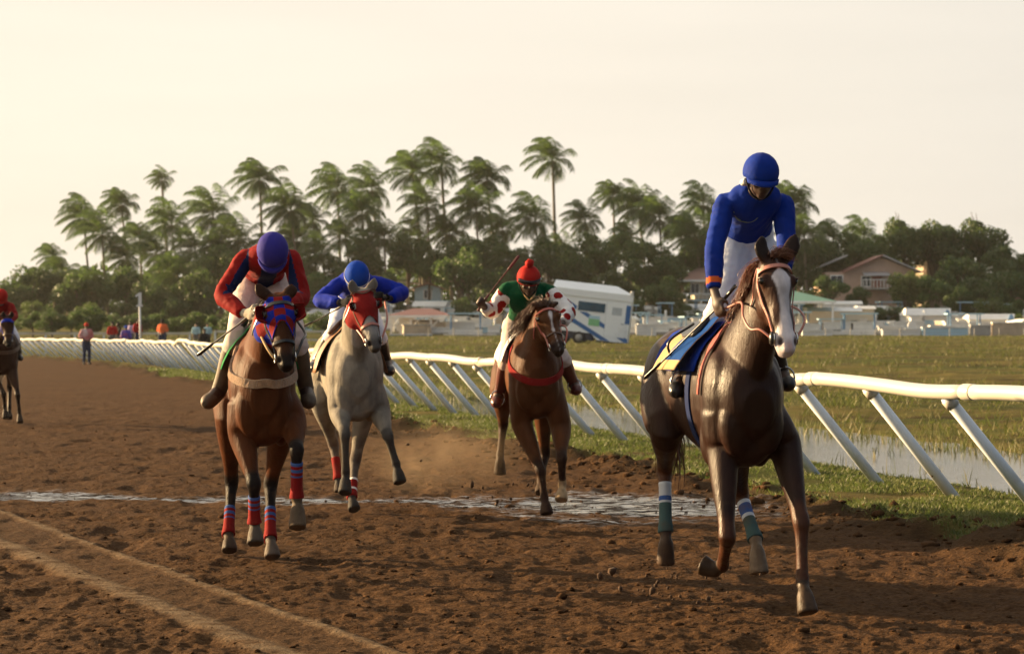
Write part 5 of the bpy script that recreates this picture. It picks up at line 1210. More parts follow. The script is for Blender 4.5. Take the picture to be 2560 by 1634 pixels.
    def boots(s, mat, t=.12, voxel=.009, name='boot', x=.008, sole=None):
        J = s.J
        for q in 'LR':
            k, a, toe = J['knee' + q], J['ankle' + q], J['toe' + q]; top = k * (1 - t) + a * t; fd = nrm(toe - a); heel = a - fd * .045 + nrm(a - k) * .045
            sh = [tube([top, k * .6 + a * .4, k * .25 + a * .75, a + nrm(a - k) * .02], [.062 + x, .060 + x, .046 + x, .043 + x], 14, 3), tube([heel, a * .55 + toe * .45 + nrm(a - k) * .03, toe * .9 + a * .1 + nrm(a - k) * .012, toe + fd * .035], [.036 + x, .042 + x, .042 + x, .022], 12, 3)]
            V, F = remesh(sh, voxel, 3, .5); part(name, V, F, mat, s.root)
    def helmet(s, mat, tilt=0.0, peak=True, band=None, size=1.0, pompom=None, goggles=None, trim=None):
        J = s.J; f, up, sd = s.HBm[:, 1], s.HBm[:, 2], s.HBm[:, 0]; c = J['head'] + up * .030 - f * .012
        sh = [ellipsoid(c, (.104 * size, .124 * size, .112 * size), 24, 14, s.HBm)]; V, F = sh[0]
        z = (V - c) @ up; y = (V - c) @ f
        low = -.030 - .035 * np.clip(-y / .1, 0, 1); V = V - np.outer(np.minimum(z - low, 0), up) * 1.0
        o = part('helmet', V, F, mat, s.root)
        if peak:
            P_ = []; Fp = []
            for i in range(13):
                th = math.radians(-64 + 128 * i / 12); b = c + (sd * math.sin(th) * .104 + f * math.cos(th) * .122) * size - up * .022; e = c + (sd * math.sin(th) * .098 + f * (math.cos(th) * .122 + .030 * math.cos(th) ** .8)) * size - up * (.040 + .006); P_ += [b, e]
            Fp = [(2 * i, 2 * i + 1, 2 * i + 3, 2 * i + 2) for i in range(12)]; p = part('peak', P_, Fp, mat, o); so = p.modifiers.new('th', 'SOLIDIFY'); so.thickness = .008; so.offset = 0
        if band or trim:
            ring = [c + (sd * math.sin(q) * .106 + f * math.cos(q) * .126) * size - up * (.018 if band else .028) for q in np.linspace(0, 2 * math.pi, 33)]; v, ff = ribbon(np.array(ring), .014, .004, [nrm(np.array(p) - c) for p in ring]); part('band', v, ff, band or trim, o)
        if pompom: v, ff = ellipsoid(c + up * .135 * size, (.038, .038, .038), 12, 8); r = np.random.default_rng(2); part('pompom', v + r.normal(0, .004, v.shape), ff, pompom, o)
        if goggles:
            P_ = []; n = 14
            for i in range(n + 1):
                th = math.radians(-62 + 124 * i / n); 
                for zz in (.030, -.008): P_.append(c + (sd * math.sin(th) * .110 + f * math.cos(th) * .131) * size + up * zz)
            Fp = [(2 * i, 2 * i + 1, 2 * i + 3, 2 * i + 2) for i in range(n)]; g = part('goggles', P_, Fp, goggles, o); so = g.modifiers.new('th', 'SOLIDIFY'); so.thickness = .010; so.offset = 0
        v, ff = tube([c - up * .035 + sd * .09 + f * .02, J['head'] + s.HBm @ np.array([.055, .035, -.085]), J['head'] + s.HBm @ np.array([0, .045, -.118]), J['head'] + s.HBm @ np.array([-.055, .035, -.085]), c - up * .035 - sd * .09 + f * .02], [.006] * 5, 6, 3); part('chin_strap', v, ff, MAT['black'], o)
        return o
def whip(label, pts, group='riding whips', flap=True, mat=None):
    pts = [np.asarray(p) for p in pts]; m = mat or MAT['leather_black']; root = empty('riding_whip', tuple(pts[0]), label, 'whip', group); d = nrm(pts[1] - pts[0])
    v, f = tube([pts[0] - d * .02, pts[0], pts[0] + d * .16], [.013, .011, .010], 8, 1); part('grip', v, f, m, root)
    v, f = tube([pts[0] + d * .15] + pts[1:], [.0075] + [.006] * (len(pts) - 1), 7, 4); part('shaft', v, f, m, root)
    e = nrm(pts[-1] - pts[-2]); v, f = tube([pts[-1] - e * .10, pts[-1] - e * .07, pts[-1] + e * .05, pts[-1] + e * .07], [(.006, .006), (.011, .007), (.014, .007), (.008, .005)], 8, 1); part('flap', v, f, m, root)
# ------------------------------------------------------------------ the runners
def add(a, *b): return np.asarray(a) + np.asarray(b)
def jockey(fig, label, jp, grip=None, face=None, up=None, skin=None, build=1.0, voxel=.008):
    """jp: joints as (px,py,u) on the horse's own frame"""
    J = {k: (fig.K(*v) if isinstance(v, tuple) and len(v) == 3 else v) for k, v in jp.items()}
    p = Person(label, tuple(J['pelvis']), 'jockeys'); f = fig.F * face[0] + fig.Zv * face[1] + fig.S * face[2]; u = fig.Zv * face[0] - fig.F * face[1] if up is None else up
    p.build(J, f, u, fig.S, skin or MAT['skin'], voxel, grip, build); return p

# ---- A: the near horse with the white blaze
def runner_a():
    coat = coat_mat('liver_chestnut_coat', 0.38, 0.15, bstr=.22)
    h = Horse(1888, 11.22, 13.0)
    dk, mid, hoof, pale = (.046, .0165, .008), (.062, .0215, .0095), (.036, .022, .013), (.30, .20, .12)
    spec = dict(fat=.86, mat=coat, lid=simple('lid_a', (.05, .022, .014), .4), coat=(.025, .0095, .0055), face=(.042, .0160, .0088), poll=(1944, 640, 1.00), nose=(1976, 872, 1.20), neck_mid=(1916, 760, .80), earL=(1903, 586, .93), earR=(1990, 586, .93), leg_s=0.97,
        blaze=([.12, .17, .22, .30, .42, .55, .70, .80, .90, 1.1], [0, .034, .054, .046, .029, .030, .040, .050, .085, .12], (.62, .56, .58), [.0, .004, .006, .008, .010, .008, .006, .002, 0, 0]), snip=(.40, .22, .20), nostril=(.05, .028, .03),
        legs=[('F', [(.50, -.145, 1.12), (1806, 1120, .50), (1818, 1345, .74), (1806, 1412, .50), (1783, 1424, .44), (1754, 1410, .40)]),
              ('F', [(.50, .145, 1.12), (1962, 1115, .52), (2003, 1305, .80), (2006, 1452, .86), (2012, 1484, .92), (2020, 1531, .96)]),
              ('H', [(-.56, -.15, 1.20), (-.36, -.19, .98), (1662, 1168, -.84), (1664, 1328, -.72), (1665, 1354, -.70), (1664, 1408, -.72)]),
              ('H', [(-.54, .15, 1.18), (-.12, .17, .92), (1852, 1235, -.40), (1888, 1346, -.16), (1893, 1376, -.10), (1898, 1432, -.06)])],
        leg_cols=[(mid, mid, dk, hoof), (mid, mid, mid, hoof), (mid, mid, (.09, .035, .02), (.06, .035, .022)), (mid, mid, (.24, .16, .10), (.19, .13, .08))])
    h.build('dark chestnut racehorse with broad white blaze, nearest the camera on the right', spec, .0095)
    # tack
    br = h.bridle(MAT['pink'], brow_w=.024)
    hl = h.K(1797, 768, .46)
    h.cord('rein', [h.bit(-1), h.K(1900, 824, 1.05), h.K(1876, 822, .98), h.K(1858, 792, .88), h.K(1856, 762, .80), h.K(1846, 756, .66), h.K(1815, 770, .50), hl], .0068, MAT['pink'], br)
    h.cord('rein', [h.bit(1), h.K(2012, 800, 1.0), h.K(1990, 770, .75), h.K(1945, 760, .46)], .0068, MAT['pink'], br)
    v, f = ellipsoid(h.bit(-1), (.018, .03, .04), 10, 8); part('bit_guard', v, f, MAT['leather_black'], br)
    cr = h.crest(.1, 1.0, 10); r = np.random.default_rng(3)
    h.strands('mane', cr[2:], [-h.S * .85 + np.array([0, 0, .55]) - h.F * .35 for _ in cr[2:]], .17, hair_mat('russet_mane', (.15, .042, .016)), 5, 1000, .045, .0032, 7, 2.6)
    top = h.hp(-.02, 0, -.01); h.strands('forelock', [top - h.ha * .03, top + h.ha * .03], [h.ha * .5 - h.h * .9, h.ha * .9 - h.h * .6], .12, hair_mat('russet_forelock', (.17, .06, .025)), 6, 260, .02, .0022, 6, 1.6)
    dock = h.W(-.93, .04, 1.36); h.strands('tail', [dock, dock - h.F * .03], [-h.F * .25 + h.S * .12 + np.array([0, 0, -1.0])] * 2, .72, hair_mat('russet_tail', (.10, .03, .013)), 7, 130, .05, .007, 8, 2.2)
    h.drape('saddle_pad', -.40, .30, -72, 72, [MAT['royal']], .010)
    def cm(i, j): return 0 if (i < .36 or j < .12) else 1
    h.drape('saddle_cloth', -.18, .26, -72, -12, [MAT['cream'], MAT['cloth_blue']], .045, .10, midx=cm, nu=20, nphi=20, warp=lambda i, j: -.05 * (1 - j) * (1 - i * .5) + .06 * j)
    h.drape('saddle', -.22, .16, -40, 40, [MAT['leather_black']], .035, 0, th=.03)
    h.strap('girth', [h.W(.22, .05, 1.62), h.W(.2, -.33, 1.4), h.W(.2, -.36, 1.1), h.W(.2, -.2, .78), h.W(.2, 0, .74), h.W(.2, .2, .78), h.W(.2, .36, 1.1), h.W(.2, .33, 1.4), h.W(.22, -.05, 1.62)], .07, MAT['navy'], .006, .006)
    h.strap('withers_strap', [h.W(.34, .05, 1.64), h.W(.42, -.16, 1.56), h.W(.44, -.30, 1.40), h.W(.42, -.36, 1.22)], .05, MAT['rubber_red'], .012, .010)
    h.bandage(2, .24, 1.10, [(.26, MAT['band_tape']), (.10, MAT['band_blue']), (.06, MAT['band_tape']), (.7, MAT['band_teal'])]); h.bandage(3, .20, 1.08, [(.1, MAT['band_tape']), (.3, MAT['band_blue']), (.06, MAT['band_tape']), (.7, MAT['band_teal'])])
    # rider
    jp = dict(pelvis=(1866, 588, -.10), chest=(1884, 505, .24), neck=(1895, 477, .36), head=(1902, 444, .47), shL=(1813, 507, .22), shR=(1958, 510, .22), elL=(1786, 622, .34), elR=(1966, 622, .34), wristL=(1785, 722, .42), wristR=(1948, 712, .42), handL=(1794, 758, .46), handR=(1943, 745, .46),
              hipL=(1834, 616, -.09), hipR=(1904, 618, -.09), kneeL=(1806, 752, .14), kneeR=(1915, 765, .14), ankleL=(1714, 934, -.02), ankleR=(1952, 930, -.02), toeL=(1690, 976, .10), toeR=(1972, 958, .10), hem=.03)
    gd = h.K(1612, 948, -.10) - h.K(1832, 722, .52)
    p = jockey(h, 'jockey in royal blue standing in the stirrups on the blazed chestnut', jp, {'L': -gd, 'R': h.S}, (.93, -.36, -.08), voxel=.0075)
    def cuff(c):
        d = np.minimum(np.linalg.norm(c - p.J['wristL'], axis=1), np.linalg.norm(c - p.J['wristR'], axis=1)); return ((d > .048) & (d < .075)).astype(int)
    jo = p.shirt(None, .008, .006, .0085, .98, cuff, [MAT['royal'], MAT['orange_cuff']]); p.breeches(MAT['white_breech'], .009, .008); p.boots(MAT['leather_black'], .10)
    p.helmet(MAT['royal'], trim=None); 
    jb = BVHTree.FromPolygons([tuple(v_.co) for v_ in jo.data.vertices], [tuple(q_.vertices) for q_ in jo.data.polygons]); em = []; off = np.array(wloc(p.root))
    for a_, b_ in ((1834, 528), (1840, 542), (1852, 551), (1868, 555), (1884, 552), (1895, 544)):
        d_ = np.array([(a_ - CX) / FPX, 1.0, -(b_ - CY) / FPX]); o_ = np.array([0, 0, CAMZ]) - off; hit = jb.ray_cast(Vector(o_), Vector(d_).normalized())
        if hit[0] is not None: em.append((np.array(hit[0]) + off - d_ * .006, -d_))
    if len(em) > 3:
        v, f = ribbon(catmull(np.array([e_[0] for e_ in em]), 3), np.interp(np.linspace(0, 1, (len(em) - 1) * 3 + 1), [0, .3, 1], [.004, .016, .004]), .003, [em[0][1]] * ((len(em) - 1) * 3 + 1)); part('chest_emblem', v, f, simple('emblem_thread', (.16, .20, .16), .7), p.root)
    v, f = tube([p.J['head'] + p.HBm @ np.array(q) for q in ((.075, -.02, -.03), (.085, -.055, -.05), (.06, -.09, -.06), (0, -.11, -.06), (-.06, -.09, -.06), (-.085, -.055, -.05), (-.075, -.02, -.03))], [.02] * 7, 8, 3); part('helmet_harness', v, f, MAT['white'], p.root)
    for q, sg in (('L', -1), ('R', 1)):
        a = p.J['ankle' + q] * .5 + p.J['toe' + q] * .5 - np.array([0, 0, .055]); ring = [a + (h.S * math.cos(t) * .062 + np.array([0, 0, 1]) * (math.sin(t) * .07 + .05)) for t in np.linspace(0, 2 * math.pi, 17)]; st = h.cord('stirrup', ring, .006, MAT['steel'], None, 2)
        h.cord('stirrup_leather', [a + np.array([0, 0, .12]), h.W(.05, sg * .30, 1.50), h.W(.05, sg * .14, 1.62)], .008, MAT['leather_black'], st)
    whip('long black whip slanting down beside the blazed chestnut, in the blue jockeys hand', [h.K(1834, 720, .52), h.K(1790, 772, .44), h.K(1700, 860, .14), h.K(1628, 930, -.06)])
    return h
HA = runner_a()

# ---- B: bay in the red and blue hood, left
def runner_b():
    coat = coat_mat('bay_coat', 0.46, 0.05, bstr=.3); h = Horse(662, 13.2, 10.5)
    bk, hoof, pale = (.016, .012, .011), (.16, .12, .085), (.42, .30, .18)
    spec = dict(fat=.80, mat=coat, lid=simple('lid_b', (.03, .015, .01), .4), coat=(.088, .028, .0100), face=(.055, .020, .008), muzzle=(.020, .014, .012), poll=(697, 737, .94), nose=(718, 912, 1.12), neck_mid=(668, 815, .76), earL=(636, 708, .86), earR=(733, 706, .86), leg_s=0.97,
        legs=[('F', [(.50, -.14, 1.10), (606, 1090, .52), (635, 1210, .74), (636, 1306, .66), (638, 1326, .68), (639, 1358, .72)]),
              ('F', [(.50, .14, 1.10), (733, 1060, .60), (742, 1125, .86), (742, 1243, .80), (744, 1270, .82), (744, 1318, .88)]),
              ('H', [(-.56, -.15, 1.20), (-.30, -.19, .95), (579, 1205, -.66), (571, 1335, -.46), (573, 1352, -.42), (574, 1376, -.38)]),
              ('H', [(-.54, .15, 1.18), (-.05, .17, .92), (676, 1212, -.30), (676, 1346, -.06), (679, 1366, 0.0), (681, 1392, .04)])],
        leg_cols=[(bk, bk, bk, (.09, .072, .055)), (bk, bk, (.28, .20, .12), (.11, .078, .05)), (bk, bk, (.12, .03, .02), (.07, .05, .035)), (bk, bk, (.15, .06, .045), (.11, .085, .065))])
    h.build('bay racehorse in red and blue checked blinkers, second from left', spec, .010)
    rd, bl = MAT['red'], MAT['royal2']
    def chk(i, j):
        a = int(i * 4.2); b = int(((j + .0625) % 1.0) * 8); return (a + b) % 2
    h.hood([MAT['band_red'], simple('hood_blue', (.010, .022, .26), .75, spec=.05)], .62, .40, chk, True, MAT['band_red'], None, 1.1)
    br = h.bridle(MAT['leather_black'], .66, (MAT['leather_black'], .020), .026)
    h.cord('rein', [h.bit(-1), h.K(668, 870, .98), h.K(648, 830, .82), h.K(634, 800, .62)], .009, MAT['cream'], br); h.cord('rein', [h.bit(1), h.K(756, 850, .95), h.K(762, 830, .8), h.K(722, 775, .60)], .009, MAT['leather_black'], br)
    h.strap('breast_girth', [h.W(.30, -.26, 1.50), h.W(.52, -.34, 1.32), h.W(.72, -.20, 1.245), h.W(.90, 0, 1.22), h.W(.72, .20, 1.245), h.W(.52, .34, 1.32), h.W(.30, .26, 1.50)], .058, MAT['fleece'], .003, .016, sub=8)
    cr = h.crest(.2, 1, 8); h.strands('mane', cr, [-h.S * .5 + np.array([0, 0, .5]) for _ in cr], .13, hair_mat('dark_mane', (.02, .012, .009)), 15, 200, .02, .006, 6, 2.6)
    dock = h.W(-.95, 0, 1.36); h.strands('tail', [dock, dock - h.F * .05], [-h.F * .4 + np.array([0, 0, -.9])] * 2, .70, hair_mat('black_tail', (.015, .011, .009)), 17, 110, .05, .007, 8, 2.2)
    h.drape('saddle_cloth', -.30, .24, -76, 76, [MAT['cloth_green']], .014, .07, nu=16, nphi=24); h.drape('saddle', -.22, .16, -40, 40, [MAT['leather_black']], .035, 0, th=.03)
    red, blue = MAT['band_red'], MAT['band_blue']; st = [(.07, blue), (.09, red), (.07, blue), (.09, red), (.07, blue), (.61, red)]
    for i, (a, b) in enumerate(((.30, 1.15), (.25, 1.05), (.48, 1.12), (.44, 1.12))): h.bandage(i, a, b, st)
    jp = dict(pelvis=(660, 702, -.34), waist=(662, 668, -.12), chest=(670, 650, .16), neck=(678, 642, .34), head=(681, 634, .48), shL=(613, 645, .20), shR=(728, 645, .20), elL=(556, 738, .30), elR=(755, 742, .32), wristL=(606, 782, .52), wristR=(722, 762, .54), handL=(630, 783, .60), handR=(712, 768, .62),
              hipL=(626, 712, -.30), hipR=(694, 712, -.30), kneeL=(594, 838, .12), kneeR=(738, 842, .14), ankleL=(549, 972, -.08), ankleR=(765, 968, -.02), toeL=(517, 1004, .08), toeR=(772, 1004, .16), hem=.06)
    gd = h.K(500, 882, .30) - h.K(634, 782, .62)
    p = jockey(h, 'crouching jockey in red and navy silks with purple cap on the hooded bay', jp, {'L': -gd, 'R': h.S}, (.45, -.89, 0), up=h.Zv * .5 + h.F * .87)
    def silk(c):
        J = p.J; out = np.zeros(len(c), int)
        for q in 'LR':
            for a, b in ((J['sh' + q], J['el' + q]), (J['el' + q], J['wrist' + q])):
                t, d = seg_t(c, a, b); inner = ((c - (a + (b - a) * t[:, None])) @ h.S) * (1 if q == 'L' else -1) + .35 * ((c - (a + (b - a) * t[:, None])) @ h.F); m = d < .085; out = np.where(m & (inner > .028), 1, out)
        v = (c - J['chest']) @ h.S; near = np.abs(v) < .135
        return np.where(near, ((np.abs(v) < .055)).astype(int), out)
    p.shirt(None, .009, .008, .009, .99, silk, [MAT['red'], MAT['navy']]); p.breeches(MAT['mud_breech'], .010, .012); p.boots(MAT['boot_mud'], .02, x=.012); p.helmet(MAT['purple'], size=1.03)
    for q in 'LR':
        sh = hand_shapes(p.J['wrist' + q], p.J['hand' + q], -gd if q == 'L' else h.S, 1.16, 1 if q == 'L' else -1); V, F = remesh(sh, .006, 2); part('glove', V, F, MAT['glove'], p.root)
    whip('black whip pointing down left from the gloved hand of the red and navy jockey', [h.K(640, 775, .64), h.K(610, 800, .55), h.K(560, 838, .42), h.K(510, 876, .30)])
HB_ = runner_b()

# ---- C: the grey in the red hood
def runner_c():
    coat = coat_mat('grey_coat', 0.6, 0.06, bstr=.3); h = Horse(896, 16.7, 11.5)
    dk, hoof, wh = (.075, .068, .060), (.045, .040, .036), (.10, .03, .028)
    spec = dict(fat=.88, mat=coat, lid=simple('lid_c', (.06, .05, .045), .4), coat=(.25, .225, .185), dapple=(.17, .15, .125), face=(.30, .28, .26), muzzle=(.085, .078, .075), poll=(908, 724, .96), nose=(941, 868, 1.14), neck_mid=(886, 800, .76), earL=(879, 697, .92), earR=(940, 690, .92), leg_s=0.97, ear_in=(.10, .085, .07),
        legs=[('F', [(.50, -.14, 1.10), (850, 1030, .56), (862, 1085, .84), (864, 1182, .74), (864, 1200, .76), (862, 1232, .82)]),
              ('F', [(.50, .14, 1.10), (950, 1030, .56), (970, 1090, .82), (990, 1158, .76), (994, 1178, .78), (1000, 1206, .82)]),
              ('H', [(-.56, -.15, 1.20), (-.36, -.20, .95), (834, 1112, -.66), (846, 1195, -.50), (848, 1210, -.48), (850, 1228, -.46)]),
              ('H', [(-.54, .15, 1.18), (-.15, .17, .92), (888, 1152, -.40), (880, 1242, -.16), (882, 1256, -.12), (886, 1273, -.08)])],
        leg_cols=[((.13, .12, .10), dk, dk, hoof), ((.13, .12, .10), dk, dk, hoof), ((.20, .17, .14), (.15, .12, .10), wh, hoof), ((.17, .14, .12), (.12, .10, .085), wh, hoof)])
    h.build('grey racehorse wearing a plain red blinker hood', spec, .011)
    h.hood([MAT['band_red']], .60, .46, None, True, MAT['band_red'], None, .72)
    br = h.bridle(MAT['leather_brown'], .60, (MAT['pink'], .022), .012, .02)
    h.cord('rein', [h.bit(-1), h.K(905, 840, 1.0), h.K(880, 805, .80), h.K(868, 764, .60)], .009, MAT['pink'], br); h.cord('rein', [h.bit(1), h.K(968, 800, .9), h.K(962, 752, .60)], .009, MAT['pink'], br)
    cr = h.crest(.2, 1, 8); h.strands('mane', cr, [h.S * .5 + np.array([0, 0, .4]) for _ in cr], .12, hair_mat('grey_mane', (.13, .12, .11)), 25, 160, .02, .006, 6, 2.8)
    dock = h.W(-.95, 0, 1.36); h.strands('tail', [dock, dock - h.F * .05], [-h.F * .4 + np.array([0, 0, -.9])] * 2, .70, hair_mat('grey_tail', (.20, .18, .15)), 27, 100, .05, .007, 8, 2.2)
    h.drape('saddle_cloth', -.36, .26, -92, 92, [MAT['tan']], .016, .10, nu=16, nphi=24); h.drape('saddle', -.22, .16, -40, 40, [MAT['leather_brown']], .035, 0, th=.03)
    red, tape = MAT['band_red'], MAT['white']
    h.bandage(2, .40, 1.15, [(1, red)]); h.bandage(3, .52, 1.15, [(.08, tape), (.35, red), (.08, tape), (.5, red)])
    jp = dict(pelvis=(884, 748, -.46), waist=(886, 722, -.20), chest=(889, 708, .12), neck=(891, 700, .30), head=(892, 694, .44), shL=(852, 708, .18), shR=(932, 706, .18), elL=(800, 752, .26), elR=(1006, 730, .26), wristL=(848, 756, .48), wristR=(976, 746, .46), handL=(868, 756, .56), handR=(958, 746, .55),
              hipL=(862, 752, -.40), hipR=(908, 752, -.40), kneeL=(838, 826, .05), kneeR=(944, 832, .08), ankleL=(794, 900, -.16), ankleR=(966, 905, -.02), toeL=(786, 918, -.02), toeR=(974, 926, .12), hem=.06)
    gd = h.K(760, 816, .2) - h.K(868, 756, .56)
    p = jockey(h, 'jockey in bright blue silks and blue cap, elbows out on the grey', jp, {'L': -gd, 'R': h.S}, (.62, -.78, 0), up=h.Zv * .72 + h.F * .68)
    p.shirt(MAT['royal2'], .010, .014, .010); p.breeches(MAT['white_breech'], .009, .008); p.boots(MAT['leather_black'], .12); p.helmet(MAT['cap_blue'], band=MAT['white'], size=1.0)
    for q in 'LR':
        sh = hand_shapes(p.J['wrist' + q], p.J['hand' + q], -gd if q == 'L' else h.S, 1.14, 1 if q == 'L' else -1); V, F = remesh(sh, .006, 2); part('glove', V, F, MAT['black'], p.root)
    whip('thin whip reaching down left beside the grey, held by the bright blue jockey', [h.K(874, 752, .58), h.K(840, 774, .48), h.K(800, 796, .36), h.K(762, 814, .24)])
runner_c()

# ---- D: chestnut under the rider in green
def runner_d():
    coat = coat_mat('chestnut_coat', 0.48, 0.07, bstr=.3); h = Horse(1346, 17.15, 6.0)
    dk, hoof, pale = (.030, .014, .009), (.05, .034, .024), (.40, .27, .14)
    spec = dict(fat=.86, mat=coat, lid=simple('lid_d', (.05, .02, .012), .4), coat=(.088, .031, .0110), face=(.088, .033, .012), muzzle=(.034, .022, .018), poll=(1364, 760, .92), nose=(1400, 872, 1.16), neck_mid=(1350, 822, .72), earL=(1338, 752, .76), earR=(1388, 752, .76), leg_s=0.97, blaze=([.13, .16, .22, .30, .36, .5, .56, .62], [0, .010, .016, .010, .004, .004, .010, 0], (.50, .46, .46), [.02, .018, .012, .008, .006, 0, .0, 0]),
        legs=[('F', [(.50, -.14, 1.10), (1306, 1062, .50), (1352, 1178, .72), (1361, 1243, .74), (1364, 1260, .77), (1367, 1284, .80)]),
              ('F', [(.50, .14, 1.10), (1402, 1070, .56), (1404, 1146, .84), (1406, 1212, .76), (1405, 1228, .78), (1403, 1250, .82)]),
              ('H', [(-.56, -.15, 1.20), (-.40, -.20, .98), (1258, 1060, -.84), (1250, 1138, -.74), (1250, 1152, -.72), (1250, 1184, -.74)]),
              ('H', [(-.54, .15, 1.18), (-.15, .14, .92), (1362, 1135, -.40), (1352, 1200, -.22), (1352, 1214, -.18), (1352, 1232, -.14)])],
        leg_cols=[(dk, dk, dk, (.04, .02, .014)), ((.05, .02, .01), dk, pale, (.36, .25, .14)), (dk, dk, dk, hoof), (dk, dk, dk, hoof)])
    h.build('bright chestnut racehorse with small white star and red breast collar', spec, .011)
    br = h.bridle(MAT['rubber_red'], .64, (MAT['leather_brown'], .014), .024)
    h.cord('rein', [h.bit(-1), h.K(1362, 840, 1.0), h.K(1340, 810, .8), h.K(1330, 790, .6)], .008, MAT['pink'], br); h.cord('rein', [h.bit(1), h.K(1418, 830, 1.0), h.K(1412, 815, .8), h.K(1396, 812, .62)], .008, MAT['rubber_red'], br)
    bc = h.strap('breast_collar', [h.W(.30, -.26, 1.46), h.W(.52, -.34, 1.30), h.W(.72, -.20, 1.17), h.W(.90, 0, 1.11), h.W(.72, .20, 1.17), h.W(.52, .34, 1.30), h.W(.30, .26, 1.46)], .062, MAT['band_red'], .004, .007, sub=8)
    cr = h.crest(.2, 1, 8); h.strands('mane', cr, [-h.S * .9 + np.array([0, 0, .5]) - h.F * .2 for _ in cr], .24, hair_mat('chestnut_mane', (.075, .030, .014)), 35, 600, .05, .004, 7, 2.0)
    top = h.hp(-.0, 0, 0); h.strands('forelock', [top - h.ha * .05, top + h.ha * .02], [-h.ha * .6 - h.h * .7, h.ha * .4 - h.h * .9], .15, hair_mat('chestnut_forelock', (.085, .036, .016)), 36, 240, .03, .0035, 6, 1.8)
    dock = h.W(-.95, 0, 1.36); h.strands('tail', [dock, dock - h.F * .05], [-h.F * .4 + np.array([0, 0, -.9])] * 2, .70, hair_mat('chestnut_tail', (.075, .03, .014)), 37, 100, .05, .007, 8, 2.2)
    h.drape('saddle_cloth', -.36, .24, -80, 80, [MAT['white']], .014, .05, nu=16, nphi=24); h.drape('saddle', -.22, .16, -40, 40, [MAT['leather_black']], .035, 0, th=.03)
    jp = dict(pelvis=(1310, 806, -.22), waist=(1313, 775, -.08), chest=(1316, 742, .10), neck=(1320, 722, .22), head=(1322, 704, .34), shL=(1270, 722, .10), shR=(1368, 726, .12), elL=(1232, 778, .02), elR=(1420, 778, .30), wristL=(1212, 768, .22), wristR=(1408, 806, .46), handL=(1203, 758, .27), handR=(1396, 812, .54),
              hipL=(1286, 812, -.20), hipR=(1336, 812, -.20), kneeL=(1270, 890, .10), kneeR=(1402, 888, .12), ankleL=(1248, 985, -.10), ankleR=(1434, 958, -.04), toeL=(1240, 1006, .02), toeR=(1440, 974, .06), hem=.02)
    gd = h.K(1293, 643, .2) - h.K(1203, 764, .28)
    p = jockey(h, 'jockey in green vest, red spotted sleeves and red pompom cap raising his whip', jp, {'L': gd, 'R': h.S}, (.90, -.42, .02))
    spots = [(q, b, t, a) for q in 'LR' for b in (0, 1) for t, a in ((.25, 0.2), (.55, 2.2), (.8, 4.0), (.5, 5.2), (.15, 3.4))]
    def silk(c):
        J = p.J; out = np.full(len(c), 0); arm = np.zeros(len(c), bool)
        for q in 'LR':
            a, b, w = J['sh' + q], J['el' + q], J['wrist' + q]; t, d = seg_t(c, a, b); t2, d2 = seg_t(c, b, w); tor = np.abs((c - J['chest']) @ h.S) < .165
            arm |= (((d < .095) & (t > .18)) | (d2 < .095)) & ~((np.abs((c - J['chest']) @ h.S) < .15))
        out[arm] = 1
        for q, b, t, ang in spots:
            a0, b0 = (J['sh' + q], J['el' + q]) if b == 0 else (J['el' + q], J['wrist' + q]); ax = nrm(b0 - a0); s1 = nrm(np.cross(ax, [0, 0, 1])); s2 = np.cross(ax, s1); cc = a0 + (b0 - a0) * t + (s1 * math.cos(ang) + s2 * math.sin(ang)) * .065
            out = np.where((np.linalg.norm(c - cc, axis=1) < .040) & arm, 2, out)
        return out
    p.shirt(None, .013, .014, .0085, .98, silk, [MAT['green'], MAT['white'], MAT['red']]); p.breeches(MAT['mud_breech'], .009, .010)
    t_ = text_part('breeches_lettering', 'NTR', MAT['navy'], p.root, Vector(h.K(1277, 856, .19) - p.J['pelvis']), .075, (R(90), R(-80), h.psi))
    p.boots(MAT['boot_red'], .02, x=.010); p.helmet(MAT['cap_red'], pompom=MAT['cap_red'], goggles=MAT['goggle'], size=1.02, peak=False)
    v, f = tube([p.J['neck'] + h.S * q[0] + h.F * q[1] + h.Zv * q[2] for q in ((-.07, .02, .03), (-.05, .10, -.04), (0, .125, -.10), (.05, .10, -.04), (.07, .02, .03))], [.007] * 5, 6, 4); part('scarf', v, f, MAT['cream'], p.root)
    whip('raised dark red whip above the spotted sleeve of the green jockey', [h.K(1198, 772, .26), h.K(1216, 745, .24), h.K(1256, 692, .22), h.K(1286, 654, .20)], mat=MAT['boot_red'])
    for q, sg in (('L', -1), ('R', 1)):
        a = p.J['ankle' + q] * .5 + p.J['toe' + q] * .5 - np.array([0, 0, .05]); ring = [a + (h.S * math.cos(t) * .062 + np.array([0, 0, 1]) * (math.sin(t) * .07 + .05)) for t in np.linspace(0, 2 * math.pi, 17)]; h.cord('stirrup', ring, .006, MAT['steel'], None, 2)
runner_d()

